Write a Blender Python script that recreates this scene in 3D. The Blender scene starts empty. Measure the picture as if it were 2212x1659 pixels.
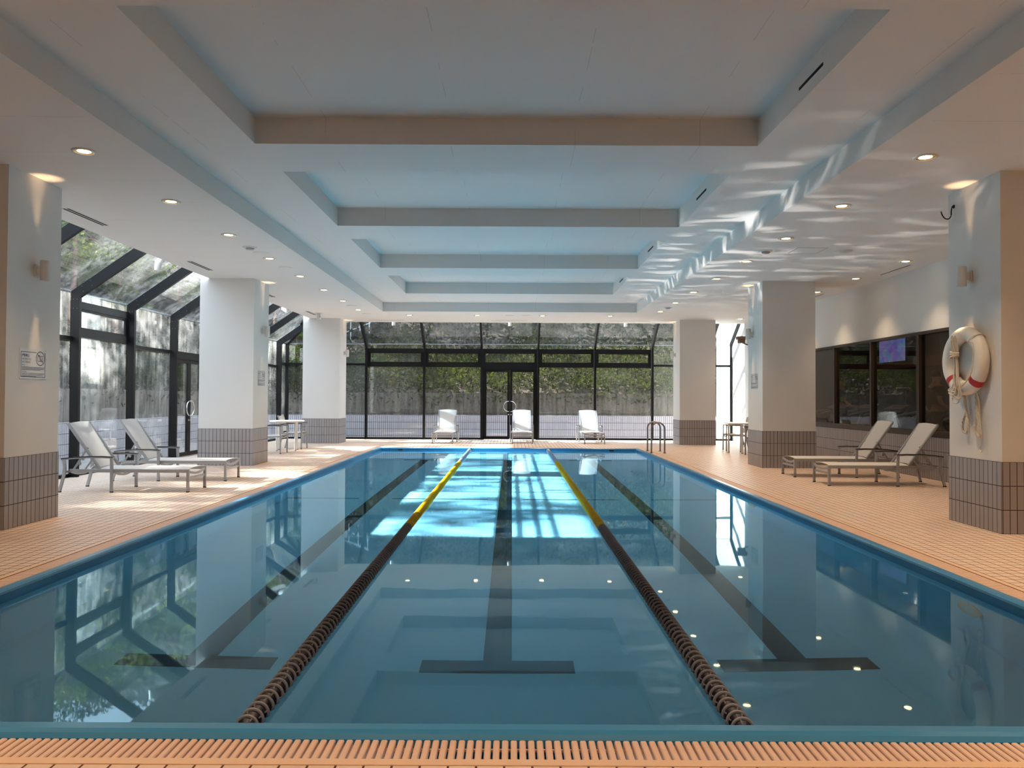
import bpy, math, random
import numpy as np
from mathutils import Vector, Matrix
PI = math.pi
random.seed(7)
rng = np.random.default_rng(11)
scene = bpy.context.scene
COL = scene.collection

# ------------------------------------------------------------------ helpers
def link(o):
    COL.objects.link(o); return o

class MB:
    """collects faces and links them as ONE mesh object"""
    def __init__(s): s.v = []; s.f = []
    def add(s, vs, fs):
        n = len(s.v); s.v += [tuple(p) for p in vs]; s.f += [tuple(i + n for i in q) for q in fs]; return s
    def quad(s, a, b, c, d): return s.add([a, b, c, d], [(0, 1, 2, 3)])
    def box(s, x0, x1, y0, y1, z0, z1):
        v = [(x, y, z) for z in (z0, z1) for y in (y0, y1) for x in (x0, x1)]
        return s.add(v, [(0, 2, 3, 1), (4, 5, 7, 6), (0, 1, 5, 4), (2, 6, 7, 3), (0, 4, 6, 2), (1, 3, 7, 5)])
    def rbox(s, x0, x1, y0, y1, z0, z1, b=.006):
        """box with chamfered edges"""
        bm_v = []
        c = [(x0, x1), (y0, y1), (z0, z1)]
        idx = {}
        for sx in (0, 1):
            for sy in (0, 1):
                for sz in (0, 1):
                    p = [c[0][sx], c[1][sy], c[2][sz]]; sg = [1 if k == 0 else -1 for k in (sx, sy, sz)]
                    for ax in range(3):
                        q = [p[k] + (sg[k] * b if k != ax else 0) for k in range(3)]
                        idx[(sx, sy, sz, ax)] = len(bm_v); bm_v.append(q)
        F = []
        for ax in range(3):
            o = [k for k in range(3) if k != ax]
            for sd in (0, 1):
                q = []
                for (a, b2) in ((0, 0), (1, 0), (1, 1), (0, 1)):
                    t = [0, 0, 0]; t[ax] = sd; t[o[0]] = a; t[o[1]] = b2; q.append(idx[(*t, ax)])
                F.append(q)
        for ax in range(3):
            o = [k for k in range(3) if k != ax]
            for a in (0, 1):
                for b2 in (0, 1):
                    t0 = [0, 0, 0]; t1 = [0, 0, 0]
                    t0[o[0]] = t1[o[0]] = a; t0[o[1]] = t1[o[1]] = b2; t0[ax] = 0; t1[ax] = 1
                    F.append([idx[(*t0, o[0])], idx[(*t1, o[0])], idx[(*t1, o[1])], idx[(*t0, o[1])]])
        for sx in (0, 1):
            for sy in (0, 1):
                for sz in (0, 1): F.append([idx[(sx, sy, sz, k)] for k in range(3)])
        return s.add(bm_v, F)
    def sweep(s, pts, prof, up=(0, 0, 1), closed=False, caps=True):
        """prof: list of (a,b) in side/up axes"""
        P = [Vector(p) for p in pts]; n = len(P); m = len(prof); vs = []
        for i, p in enumerate(P):
            if closed: t = (P[(i + 1) % n] - P[i - 1]).normalized()
            else: t = (P[min(i + 1, n - 1)] - P[max(i - 1, 0)]).normalized()
            u = Vector(up)
            if abs(t.dot(u)) > .98: u = Vector((1, 0, 0)) if abs(t.x) < .9 else Vector((0, 1, 0))
            sd = t.cross(u).normalized(); u2 = sd.cross(t).normalized()
            k = 1.0
            if 0 < i < n - 1:
                a = (P[i] - P[i - 1]).normalized(); b = (P[i + 1] - P[i]).normalized()
                k = 1 / max(.5, math.sqrt(max(.01, (1 + a.dot(b)) / 2)))
            for (x, y) in prof: vs.append(p + sd * x + u2 * y * k)
        fs = []
        for i in range(n if closed else n - 1):
            j = (i + 1) % n
            for q in range(m):
                r = (q + 1) % m; fs.append((i * m + q, i * m + r, j * m + r, j * m + q))
        if caps and not closed:
            fs.append(tuple(range(m))[::-1]); fs.append(tuple((n - 1) * m + q for q in range(m)))
        return s.add(vs, fs)
    def tube(s, pts, r, n=8, closed=False, up=(0, 0, 1)):
        return s.sweep(pts, [(r * math.cos(2 * PI * k / n), r * math.sin(2 * PI * k / n)) for k in range(n)], up, closed)
    def bar(s, p, q, w, h, up=(0, 0, 1)):
        return s.sweep([p, q], [(-w / 2, -h / 2), (w / 2, -h / 2), (w / 2, h / 2), (-w / 2, h / 2)], up)
    def barpath(s, pts, w, h, up=(0, 0, 1)):
        return s.sweep(pts, [(-w / 2, -h / 2), (w / 2, -h / 2), (w / 2, h / 2), (-w / 2, h / 2)], up)
    def lathe(s, prof, n=24, M=None, caps=True):
        vs = []; m = len(prof)
        for k in range(n):
            a = 2 * PI * k / n
            for (r, z) in prof: vs.append(Vector((r * math.cos(a), r * math.sin(a), z)))
        if M is not None: vs = [M @ v for v in vs]
        fs = [(k * m + i, ((k + 1) % n) * m + i, ((k + 1) % n) * m + i + 1, k * m + i + 1) for k in range(n) for i in range(m - 1)]
        if caps and prof[0][0] > 1e-6: fs.append(tuple(k * m for k in range(n))[::-1])
        if caps and prof[-1][0] > 1e-6: fs.append(tuple(k * m + m - 1 for k in range(n)))
        return s.add(vs, fs)
    def torus(s, R, r, n=32, m=10, M=None, a0=0, a1=2 * PI):
        full = abs(a1 - a0 - 2 * PI) < 1e-6; vs = []; cnt = n if full else n + 1
        for k in range(cnt):
            a = a0 + (a1 - a0) * k / n
            for j in range(m):
                b = 2 * PI * j / m
                vs.append(Vector(((R + r * math.cos(b)) * math.cos(a), (R + r * math.cos(b)) * math.sin(a), r * math.sin(b))))
        if M is not None: vs = [M @ v for v in vs]
        fs = [(k * m + j, ((k + 1) % cnt) * m + j, ((k + 1) % cnt) * m + (j + 1) % m, k * m + (j + 1) % m)
              for k in range(n if full else n) for j in range(m)]
        return s.add(vs, fs)
    def prism(s, poly, axis, d0, d1):
        """poly of 2-D points extruded along axis 0/1/2"""
        def p3(a, b, d):
            return {0: (d, a, b), 1: (a, d, b), 2: (a, b, d)}[axis]
        n = len(poly)
        vs = [p3(a, b, d0) for a, b in poly] + [p3(a, b, d1) for a, b in poly]
        fs = [tuple(range(n))[::-1], tuple(range(n, 2 * n))] + [(i, (i + 1) % n, n + (i + 1) % n, n + i) for i in range(n)]
        return s.add(vs, fs)
    def mesh(s, name, m, smooth=35):
        me = bpy.data.meshes.new(name); me.from_pydata(s.v, [], s.f); me.validate(); me.update()
        finish(me, m, smooth); return me
    def build(s, name, m, parent=None, smooth=35, loc=None):
        o = bpy.data.objects.new(name, s.mesh(name, m, smooth))
        if parent: o.parent = parent
        if loc: o.location = loc
        return link(o)

def finish(me, m, smooth):
    import bmesh
    bm = bmesh.new(); bm.from_mesh(me); bmesh.ops.recalc_face_normals(bm, faces=bm.faces)
    if smooth:
        for f in bm.faces: f.smooth = True
        for e in bm.edges:
            if len(e.link_faces) == 2 and e.calc_face_angle(0) > math.radians(smooth): e.smooth = False
    bm.to_mesh(me); bm.free()
    if m: me.materials.append(m)
    boxuv(me)

def boxuv(me):
    """face by face projection in metres"""
    nl = len(me.loops)
    if not nl: return
    uv = me.uv_layers.new(name='uv')
    co = np.empty(len(me.vertices) * 3); me.vertices.foreach_get('co', co); co = co.reshape(-1, 3)
    vi = np.empty(nl, int); me.loops.foreach_get('vertex_index', vi)
    nrm = np.empty(len(me.polygons) * 3); me.polygons.foreach_get('normal', nrm); nrm = np.abs(nrm.reshape(-1, 3))
    tot = np.empty(len(me.polygons), int); me.polygons.foreach_get('loop_total', tot)
    ax = np.repeat(np.argmax(nrm, 1), tot); c = co[vi]
    u = np.where(ax == 0, c[:, 1], c[:, 0]); v = np.where(ax == 2, c[:, 1], c[:, 2])
    uv.data.foreach_set('uv', np.stack([u, v], 1).ravel())

def props(o, label=None, cat=None, group=None, kind=None):
    if label: o['label'] = label
    if cat: o['category'] = cat
    if group: o['group'] = group
    if kind: o['kind'] = kind
    return o

def thing(name, label, cat, loc=(0, 0, 0), rz=0, group=None, kind=None):
    o = bpy.data.objects.new(name, None); o.empty_display_size = .1
    o.location = loc; o.rotation_euler = (0, 0, rz)
    return link(props(o, label, cat, group, kind))

KIDS = {}
def dup(root, loc=None, rz=None, label=None):
    """a copy of a thing with copies of its parts and sub-parts"""
    r = root.copy(); COL.objects.link(r)
    if loc is not None: r.location = loc
    if rz is not None: r.rotation_euler = (0, 0, rz)
    if label: r['label'] = label
    for ch in list(root.children):
        c = ch.copy(); COL.objects.link(c); c.parent = r
        for g in list(ch.children):
            d = g.copy(); COL.objects.link(d); d.parent = c
    return r

def struct(name, mb, m, label=None, cat=None, smooth=0, loc=None, group=None):
    o = mb.build(name, m, None, smooth, loc); return props(o, label, cat, group, 'structure')

# ------------------------------------------------------------------ materials
def srgb(r, g, b):
    f = lambda c: (c / 255 / 12.92) if c / 255 <= .04045 else ((c / 255 + .055) / 1.055) ** 2.4
    return (f(r), f(g), f(b), 1)

class NT:
    def __init__(s, name):
        s.m = bpy.data.materials.new(name); s.m.use_nodes = True; s.t = s.m.node_tree; s.t.nodes.clear()
        s.out = s.t.nodes.new('ShaderNodeOutputMaterial')
    def n(s, typ, **kw):
        nd = s.t.nodes.new(typ)
        for k, v in kw.items():
            if k.startswith('i_'):
                key = k[2:].replace('_', ' '); tgt = nd.inputs[int(key)] if key.isdigit() else nd.inputs[key]
                if isinstance(v, bpy.types.NodeSocket): s.t.links.new(v, tgt)
                else: tgt.default_value = v
            else: setattr(nd, k, v)
        return nd
    def math(s, op, a, b=0.0, c=None, clamp=False):
        nd = s.t.nodes.new('ShaderNodeMath'); nd.operation = op; nd.use_clamp = clamp
        for i, v in enumerate((a, b, c)):
            if v is None: continue
            if isinstance(v, bpy.types.NodeSocket): s.t.links.new(v, nd.inputs[i])
            else: nd.inputs[i].default_value = v
        return nd.outputs[0]
    def mix(s, f, a, b):
        nd = s.t.nodes.new('ShaderNodeMix'); nd.data_type = 'RGBA'
        for i, v in ((0, f), (6, a), (7, b)):
            if isinstance(v, bpy.types.NodeSocket): s.t.links.new(v, nd.inputs[i])
            else: nd.inputs[i].default_value = v
        return nd.outputs[2]
    def ramp(s, f, stops):
        nd = s.t.nodes.new('ShaderNodeValToRGB'); s.t.links.new(f, nd.inputs[0])
        cr = nd.color_ramp
        while len(cr.elements) < len(stops): cr.elements.new(.5)
        for e, (p, c) in zip(cr.elements, stops):
            e.position = p; e.color = c if not isinstance(c, (int, float)) else (c, c, c, 1)
        return nd.outputs[0]
    def noise(s, scale, vec=None, detail=3, rough=.5, dist=0):
        nd = s.n('ShaderNodeTexNoise', i_Scale=scale, i_Detail=detail, i_Roughness=rough, i_Distortion=dist)
        if vec is not None: s.t.links.new(vec, nd.inputs['Vector'])
        return nd.outputs['Fac']
    def coord(s, which='Object'): return s.n('ShaderNodeTexCoord').outputs[which]
    def done(s, shader, disp=None):
        s.t.links.new(shader, s.out.inputs['Surface'])
        return s.m
    def bsdf(s, color, rough=.5, metal=0., spec=.5, normal=None, **kw):
        nd = s.t.nodes.new('ShaderNodeBsdfPrincipled')
        for k, v in (('Base Color', color), ('Roughness', rough), ('Metallic', metal), ('Specular IOR Level', spec), ('Normal', normal)):
            if v is None: continue
            if isinstance(v, bpy.types.NodeSocket): s.t.links.new(v, nd.inputs[k])
            else: nd.inputs[k].default_value = v
        for k, v in kw.items():
            nd.inputs[k.replace('_', ' ')].default_value = v
        return nd.outputs[0]
    def bump(s, h, strength=.3, dist=.01):
        return s.n('ShaderNodeBump', i_Strength=strength, i_Distance=dist, i_Height=h).outputs[0]

def simple(name, col, rough=.5, metal=0., spec=.5, var=.06, scale=30., bump=0., **kw):
    t = NT(name); co = t.coord(); nz = t.noise(scale, co)
    c = t.mix(t.math('MULTIPLY', nz, 1.0), tuple(x * (1 - var) for x in col[:3]) + (1,), tuple(min(1, x * (1 + var)) for x in col[:3]) + (1,))
    nm = t.bump(nz, bump, .003) if bump else None
    return t.done(t.bsdf(c, rough, metal, spec, nm, **kw))

def tile_mat(name, pu, pv, j, ca, cb, cj, rough=.35, ou=0., ov=0., streak=0., spec=.5, jd=.25):
    """stack-bonded tiles from metre UVs"""
    t = NT(name); uv = t.n('ShaderNodeSeparateXYZ', i_0=t.n('ShaderNodeUVMap').outputs[0])
    U = t.math('DIVIDE', t.math('ADD', uv.outputs[0], ou), pu); V = t.math('DIVIDE', t.math('ADD', uv.outputs[1], ov), pv)
    fu = t.math('FRACT', U); fv = t.math('FRACT', V)
    def edge(f, p):
        d = t.math('MULTIPLY', t.math('MINIMUM', f, t.math('SUBTRACT', 1.0, f)), p)
        return t.math('GREATER_THAN', d, j / 2)
    face = t.math('MULTIPLY', edge(fu, pu), edge(fv, pv))
    cell = t.n('ShaderNodeCombineXYZ', i_0=t.math('FLOOR', U), i_1=t.math('FLOOR', V))
    wn = t.n('ShaderNodeTexWhiteNoise', noise_dimensions='2D'); t.t.links.new(cell.outputs[0], wn.inputs['Vector'])
    nz = t.noise(9, t.coord(), 4)
    f = t.math('ADD', t.math('MULTIPLY', wn.outputs[0], .6), t.math('MULTIPLY', nz, .4))
    col = t.mix(f, ca, cb)
    if streak:
        mp = t.n('ShaderNodeMapping', i_Vector=t.coord(), i_Scale=(6, 6, .6))
        col = t.mix(t.math('MULTIPLY', t.noise(2, mp.outputs[0], 5, .7), streak), col, tuple(x * .35 for x in ca[:3]) + (1,))
    c = t.mix(face, cj, col)
    r = t.math('ADD', t.math('MULTIPLY', t.math('SUBTRACT', 1.0, face), .5), rough, clamp=True)
    return t.done(t.bsdf(c, r, 0, spec, t.bump(face, jd, .004)))

def plaster(name, col, seam=None, seam_axis=1, seam_off=0., dirt=.05):
    """painted plaster; faint broken board seams"""
    t = NT(name); co = t.coord(); nz = t.noise(1.2, co, 4, .6)
    c = t.mix(nz, tuple(x * (1 - dirt) for x in col[:3]) + (1,), col)
    if seam:
        sp = t.n('ShaderNodeSeparateXYZ', i_0=co).outputs[seam_axis]
        w = t.math('MULTIPLY', t.math('SUBTRACT', t.noise(.9, co, 2), .5), .03)
        f = t.math('FRACT', t.math('DIVIDE', t.math('ADD', t.math('ADD', sp, seam_off), w), seam))
        d = t.math('MULTIPLY', t.math('ABSOLUTE', t.math('SUBTRACT', f, .5)), seam)
        line = t.math('MULTIPLY', t.math('LESS_THAN', d, .004), t.math('GREATER_THAN', t.noise(1.7, co, 3), .5))
        c = t.mix(t.math('MULTIPLY', line, .28), c, tuple(x * .35 for x in col[:3]) + (1,))
    return t.done(t.bsdf(c, .75, 0, .25, t.bump(t.noise(160, co, 2), .06, .002)))

def glass_mat(name, tint=(.93, .96, .95, 1), dust=.05, refl=1.0, streaks=True, dustcol=(.8, .8, .8, 1)):
    """window glass with a film of dust and dried runs of water"""
    t = NT(name)
    g = t.n('ShaderNodeNewGeometry')
    dt = t.n('ShaderNodeVectorMath', operation='DOT_PRODUCT', i_0=g.outputs['Normal'], i_1=g.outputs['Incoming']).outputs['Value']
    om = t.math('SUBTRACT', 1.0, t.math('ABSOLUTE', dt), clamp=True)
    fr = t.math('MULTIPLY', t.math('MULTIPLY_ADD', t.math('POWER', om, 5.0), .96, .04), refl, clamp=True)
    tr = t.n('ShaderNodeBsdfTransparent', i_Color=tint).outputs[0]
    gl = t.n('ShaderNodeBsdfGlossy', i_Roughness=0.0, i_Color=(1, 1, 1, 1)).outputs[0]
    a = t.n('ShaderNodeMixShader', i_0=fr, i_1=tr, i_2=gl).outputs[0]
    if dust:
        co = t.coord()
        mp = t.n('ShaderNodeMapping', i_Vector=co, i_Scale=(9, 9, .55) if streaks else (3, 3, 3))
        f = t.math('MULTIPLY', t.noise(1.6, mp.outputs[0], 5, .65), t.noise(1.1, co, 4, .6))
        f = t.math('MULTIPLY', t.math('MULTIPLY_ADD', t.ramp(f, [(.17, 0.0), (.42, 1.0)]), .85, .15), dust, clamp=True)
        df = t.n('ShaderNodeBsdfDiffuse', i_Color=dustcol).outputs[0]
        tl = t.n('ShaderNodeBsdfTranslucent', i_Color=dustcol).outputs[0]
        d = t.n('ShaderNodeMixShader', i_0=.6, i_1=df, i_2=tl).outputs[0]
        a = t.n('ShaderNodeMixShader', i_0=f, i_1=a, i_2=d).outputs[0]
    return t.done(a)

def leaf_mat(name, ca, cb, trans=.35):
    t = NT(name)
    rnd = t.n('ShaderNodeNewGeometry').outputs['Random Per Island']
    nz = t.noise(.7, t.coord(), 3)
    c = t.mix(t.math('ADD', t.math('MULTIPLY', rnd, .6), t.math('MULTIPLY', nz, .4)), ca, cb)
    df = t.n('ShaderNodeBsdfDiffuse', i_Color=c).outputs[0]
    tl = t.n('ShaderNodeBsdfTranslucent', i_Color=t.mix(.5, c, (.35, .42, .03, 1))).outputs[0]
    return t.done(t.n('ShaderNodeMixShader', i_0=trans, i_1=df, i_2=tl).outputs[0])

def emit(name, col, s):
    t = NT(name)
    nz = t.noise(20, t.coord())
    e = t.n('ShaderNodeEmission', i_Color=col, i_Strength=t.math('MULTIPLY_ADD', nz, s * .2, s * .9)).outputs[0]
    return t.done(e)

M = {}
WHITE = (.70, .685, .66, 1)
M['plaster'] = plaster('painted_plaster', WHITE)
M['ceiling'] = plaster('painted_ceiling_board', (.71, .69, .665, 1), .91, 1, .62)
M['tray'] = plaster('painted_coffer_board', (.70, .685, .66, 1), 1.25, 0, .0, .04)
M['dado'] = tile_mat('grey_wall_tile', .0708, .2367, .0075, srgb(146, 141, 142), srgb(160, 155, 156), srgb(58, 45, 47), .32, spec=.4)
M['dado_pale'] = tile_mat('pale_planter_tile', .0708, .2367, .012, srgb(160, 154, 162), srgb(176, 170, 176), srgb(48, 38, 44), .4, streak=.25)
M['deck'] = tile_mat('terracotta_beige_deck_tile', .1007, .1007, .0085, srgb(208, 182, 163), srgb(222, 197, 178), srgb(84, 56, 45), .42, ou=.02, spec=.35)
M['strip'] = simple('pale_edge_tile', srgb(222, 184, 150), .4, var=.04)
M['slat'] = simple('terracotta_plastic_slat', srgb(220, 184, 162), .5, var=.06, scale=14)
M['trough'] = simple('dark_overflow_channel', srgb(30, 20, 18), .8)
M['coping'] = simple('blue_painted_fibreglass', srgb(54, 126, 172), .28, var=.06, scale=6, bump=.05)
M['poolwall'] = simple('pool_blue_paint', srgb(172, 208, 222), .5, var=.03, scale=3)
M['poolline'] = simple('black_lane_paint', srgb(20, 24, 34), .5, var=.2, scale=8)
M['black'] = simple('black_bronze_aluminium', srgb(15, 14, 16), .5, 0, .25, .15, 6)
M['bolt'] = simple('bolt_steel', srgb(96, 96, 100), .4, .8)
M['brown'] = simple('dark_brown_window_frame', srgb(58, 48, 43), .4, .2)
M['alu'] = simple('silver_aluminium', srgb(158, 158, 160), .38, .35, .5, .05, 40)

t = NT('white_mesh_sling')
uvm = t.n('ShaderNodeUVMap').outputs[0]
wv = t.n('ShaderNodeTexChecker', i_Scale=260.0, i_Vector=uvm, i_Color1=(.84, .81, .79, 1), i_Color2=(.74, .72, .70, 1)).outputs[0]
dfs = t.n('ShaderNodeBsdfDiffuse', i_Color=wv).outputs[0]; tls = t.n('ShaderNodeBsdfTranslucent', i_Color=wv).outputs[0]
M['sling'] = t.done(t.n('ShaderNodeMixShader', i_0=.42, i_1=dfs, i_2=tls).outputs[0])
M['armcap'] = simple('black_resin_armrest', srgb(28, 26, 28), .35)
M['rubber'] = simple('black_rubber_foot', srgb(18, 18, 18), .8)
M['whitepaint'] = simple('white_powder_coat', srgb(216, 214, 210), .4, var=.03)
M['tabletop'] = simple('white_table_laminate', srgb(236, 234, 230), .3, var=.02)
M['chrome'] = simple('polished_chrome', srgb(205, 205, 208), .12, 1.0, var=.03)
M['steel'] = simple('brushed_steel_rail', srgb(150, 145, 140), .22, 1.0, var=.05)
M['hookmetal'] = simple('dark_hook_steel', srgb(50, 40, 36), .4, .7)
M['lamp'] = emit('warm_lamp_glow', (1.0, .70, .32, 1), 9.0)
M['reflector'] = simple('gold_lamp_reflector', srgb(230, 200, 140), .25, .6)
M['sconce_glow'] = emit('warm_sconce_glow', (1.0, .66, .34, 1), 3.0)
M['slot'] = simple('black_slot', srgb(8, 8, 10), .9)
M['detector'] = simple('white_plastic', srgb(206, 204, 198), .45, var=.03)
M['ringwhite'] = simple('white_life_ring_shell', srgb(222, 218, 210), .45, var=.05, scale=9)
M['ringred'] = simple('red_reflective_band', srgb(176, 26, 34), .4)
M['rope'] = simple('cotton_white_rope', srgb(214, 202, 184), .85, var=.14, scale=90, bump=.5)
M['navy'] = simple('navy_float_core', srgb(14, 15, 34), .4, 0, .35)
M['greyrim'] = simple('grey_float_rim', srgb(132, 130, 138), .45)
M['yellow'] = simple('yellow_float_core', srgb(168, 126, 8), .3)
M['yellowrim'] = simple('yellow_float_rim', srgb(224, 182, 30), .35)
M['whitecore'] = simple('white_float_core', srgb(170, 176, 186), .3)
M['bluerim'] = simple('pale_blue_float_rim', srgb(150, 164, 186), .35)
M['cable'] = simple('steel_cable', srgb(110, 112, 115), .4, .8)
M['paper'] = simple('laminated_white_paper', srgb(216, 216, 218), .22, var=.02, spec=.7)
M['ink'] = simple('navy_print', srgb(26, 30, 62), .5)
M['glass'] = glass_mat('dusty_window_glass', dust=.15)
M['roofglass'] = glass_mat('dusty_roof_glass', dust=.05, tint=(.72, .78, .82, 1))
M['endglass'] = glass_mat('end_window_glass', dust=.035)
M['endroof'] = glass_mat('end_roof_glass', dust=.014, tint=(.66, .72, .75, 1))
M['doorglass'] = glass_mat('clean_door_glass', dust=.02)
M['gymglass'] = glass_mat('tinted_gym_glass', tint=(.72, .70, .66, 1), dust=.006, refl=.9)
M['concrete'] = None
t = NT('weathered_concrete'); co = t.coord()
mp = t.n('ShaderNodeMapping', i_Vector=co, i_Scale=(5, 5, .5)); n1 = t.noise(1.5, mp.outputs[0], 6, .7); n2 = t.noise(18, co, 5, .7)
c = t.ramp(t.math('MULTIPLY_ADD', n2, .35, t.math('MULTIPLY', n1, .75)), [(.36, srgb(30, 27, 25)), (.52, srgb(70, 64, 58)), (.72, srgb(108, 100, 90))])
sx = t.n('ShaderNodeSeparateXYZ', i_0=co); jn = t.math('ADD', sx.outputs[0], sx.outputs[1])
fr = t.math('FRACT', t.math('DIVIDE', jn, 1.8)); ln = t.math('LESS_THAN', fr, .012)
c = t.mix(ln, c, srgb(40, 36, 34))
M['concrete'] = t.done(t.bsdf(c, .85, 0, .2, t.bump(n2, .3, .01)))
M['paving'] = simple('outdoor_grey_paving', srgb(96, 92, 94), .8, var=.2, scale=4)
M['soil'] = simple('leaf_strewn_soil', srgb(50, 38, 26), .95, var=.5, scale=5, bump=.4)
M['exterior'] = simple('white_exterior_render', srgb(196, 190, 186), .8, var=.04, scale=3)
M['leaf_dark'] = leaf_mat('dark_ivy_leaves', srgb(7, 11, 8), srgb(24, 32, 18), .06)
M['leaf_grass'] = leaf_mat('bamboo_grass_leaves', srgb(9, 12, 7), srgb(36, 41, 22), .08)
M['leaf_tree'] = leaf_mat('tree_leaves', srgb(22, 36, 14), srgb(84, 98, 26), .35)
M['leaf_autumn'] = leaf_mat('fallen_autumn_leaves', srgb(110, 60, 34), srgb(176, 110, 60), .3)
M['bark'] = simple('reddish_bark', srgb(112, 78, 62), .9, var=.5, scale=12, bump=.6)
M['railwhite'] = simple('white_fence_paint', srgb(200, 200, 204), .5)
M['gymdark'] = simple('dark_brown_gym_wall', srgb(48, 36, 30), .7, var=.15, scale=2)
M['gymred'] = simple('red_brown_gym_beam', srgb(110, 58, 40), .7)
M['gymfloor'] = simple('gym_carpet', srgb(50, 44, 42), .9)
M['machine'] = simple('grey_machine_plastic', srgb(120, 112, 104), .4)
M['machinedark'] = simple('black_machine_plastic', srgb(26, 25, 25), .4)
M['screen'] = emit('lit_console_screen', (.55, .62, .9, 1), .9)
M['shirt'] = simple('dark_sports_shirt', srgb(32, 26, 24), .85)
M['shorts'] = simple('black_shorts', srgb(24, 21, 20), .85)
M['skin'] = simple('skin', srgb(170, 116, 88), .55)
M['hair'] = simple('black_hair', srgb(24, 18, 15), .6)
M['lantern'] = simple('weathered_lantern_wood', srgb(110, 84, 70), .7)

# television picture: blocks of blue
t = NT('television_picture'); vo = t.n('ShaderNodeTexVoronoi', i_Scale=5.0, i_Vector=t.coord()).outputs['Color']
cc = t.mix(.85, vo, (.10, .12, .5, 1))
M['tv'] = t.done(t.n('ShaderNodeEmission', i_Color=cc, i_Strength=.35).outputs[0])

# water: true refraction, a nearly still surface
t = NT('pool_water'); co = t.coord()
mp = t.n('ShaderNodeMapping', i_Vector=co, i_Scale=(1.0, .55, 1)); n1 = t.noise(1.4, mp.outputs[0], 2, .45)
n2 = t.noise(9, mp.outputs[0], 2, .5); msk = t.ramp(t.noise(.33, co, 2), [(.52, 0.0), (.66, 1.0)])
hh = t.math('ADD', t.math('MULTIPLY', n1, .6), t.math('MULTIPLY', t.math('MULTIPLY', n2, msk), .16))
nm = t.n('ShaderNodeBump', i_Strength=.10, i_Distance=.02, i_Height=hh).outputs[0]
gb = t.n('ShaderNodeBsdfGlass', i_IOR=1.333, i_Roughness=.02, i_Color=(.66, .885, .965, 1), i_Normal=nm)
M['water'] = t.done(gb.outputs[0])

# ------------------------------------------------------------------ dimensions (metres)
C = 3.614            # soffit height
TZ, CZ = 3.855, 4.12 # tray and coffer levels
ZW = -.045           # water level
PX0, PX1, PY0, PY1 = -3.385, 3.255, 3.085, 19.92   # pool inner faces
PD = -1.145          # pool floor
GX, GY = -7.25, 24.4 # glazing lines
EAVE, SL = 3.04, .70
CEX, CEY = -5.86, 23.06   # ceiling edges
RX = 7.05
YB = -2.0

# ------------------------------------------------------------------ structure: floor and pool
u_c, u_g, u_s = .115, .285, .33    # coping, grating, edge strip offsets
def ring(mb, u0, u1, z0, z1):
    a = [(PX0 - u0, PY0 - u0, z0), (PX1 + u0, PY0 - u0, z0), (PX1 + u0, PY1 + u0, z0), (PX0 - u0, PY1 + u0, z0)]
    b = [(PX0 - u1, PY0 - u1, z1), (PX1 + u1, PY0 - u1, z1), (PX1 + u1, PY1 + u1, z1), (PX0 - u1, PY1 + u1, z1)]
    for i in range(4): mb.quad(a[i], a[(i + 1) % 4], b[(i + 1) % 4], b[i])
b = MB(); us = u_s
X0, X1, Y0, Y1 = GX - .1, RX + .12, YB, GY + .06
xa, xb, ya, yb = PX0 - us, PX1 + us, PY0 - us, PY1 + us
for r in ((X0, X1, Y0, ya), (X0, xa, ya, yb), (xb, X1, ya, yb), (X0, X1, yb, Y1)):
    b.quad((r[0], r[2], 0), (r[1], r[2], 0), (r[1], r[3], 0), (r[0], r[3], 0))
struct('floor', b, M['deck'], 'beige tiled pool deck', 'floor')
b = MB(); ring(b, u_g, u_s, .004, .004); ring(b, u_g, u_g, -.05, .004); ring(b, u_s, u_s, .004, 0)
struct('trim_1', b, M['strip'], 'pale tile edging between drain grating and deck tiles', 'edging')
b = MB(); ring(b, u_c - .02, u_g, -.14, -.14); ring(b, u_g, u_g, -.14, 0)
struct('trim_2', b, M['trough'], 'dark overflow channel below the slatted grating', 'channel')
b = MB()
prof = [(0, -.13), (0, -.004), (.006, .010), (.022, .020), (.075, .021), (.098, .013), (.112, -.004), (.115, -.07)]
for (u0, z0), (u1, z1) in zip(prof, prof[1:]): ring(b, u0, u1, z0, z1)
struct('trim_3', b, M['coping'], 'blue rounded coping running around the swimming pool', 'coping', smooth=50)
# slatted overflow gratings, one along each side
def grating(side):
    g = MB(); p, w = .0333, .0245; d0, d1 = u_c + .004, u_g - .004
    if side in ('near', 'far'):
        x = PX0 - u_g + .01
        while x < PX1 + u_g - w:
            y0, y1 = (PY0 - d1, PY0 - d0) if side == 'near' else (PY1 + d0, PY1 + d1)
            g.rbox(x, x + w, y0, y1, -.028, 0, .004); x += p
        for d in (.15, .25):
            yy = PY0 - d if side == 'near' else PY1 + d
            g.box(PX0 - u_g + .01, PX1 + u_g - .01, yy - .006, yy + .006, -.03, -.022)
    else:
        y = PY0 - u_c + .005
        while y < PY1 + u_c - w:
            x0, x1 = (PX0 - d1, PX0 - d0) if side == 'left' else (PX1 + d0, PX1 + d1)
            g.box(x0, x1, y, y + w, -.026, 0); y += p
        for d in (.15, .25):
            xx = PX0 - d if side == 'left' else PX1 + d
            g.box(xx - .006, xx + .006, PY0 - u_c, PY1 + u_c, -.03, -.022)
    o = g.build('drain_grating', M['slat'], None, 0)
    names = {'near': 'along the front edge of the pool, nearest the viewer', 'far': 'along the far end of the pool, below the sun loungers',
             'left': 'along the left long side of the pool', 'right': 'along the right long side of the pool'}
    props(o, 'terracotta slatted drain grating ' + names[side], 'grating', 'slatted overflow gratings around the pool')
for sd in ('near', 'far', 'left', 'right'): grating(sd)
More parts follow.
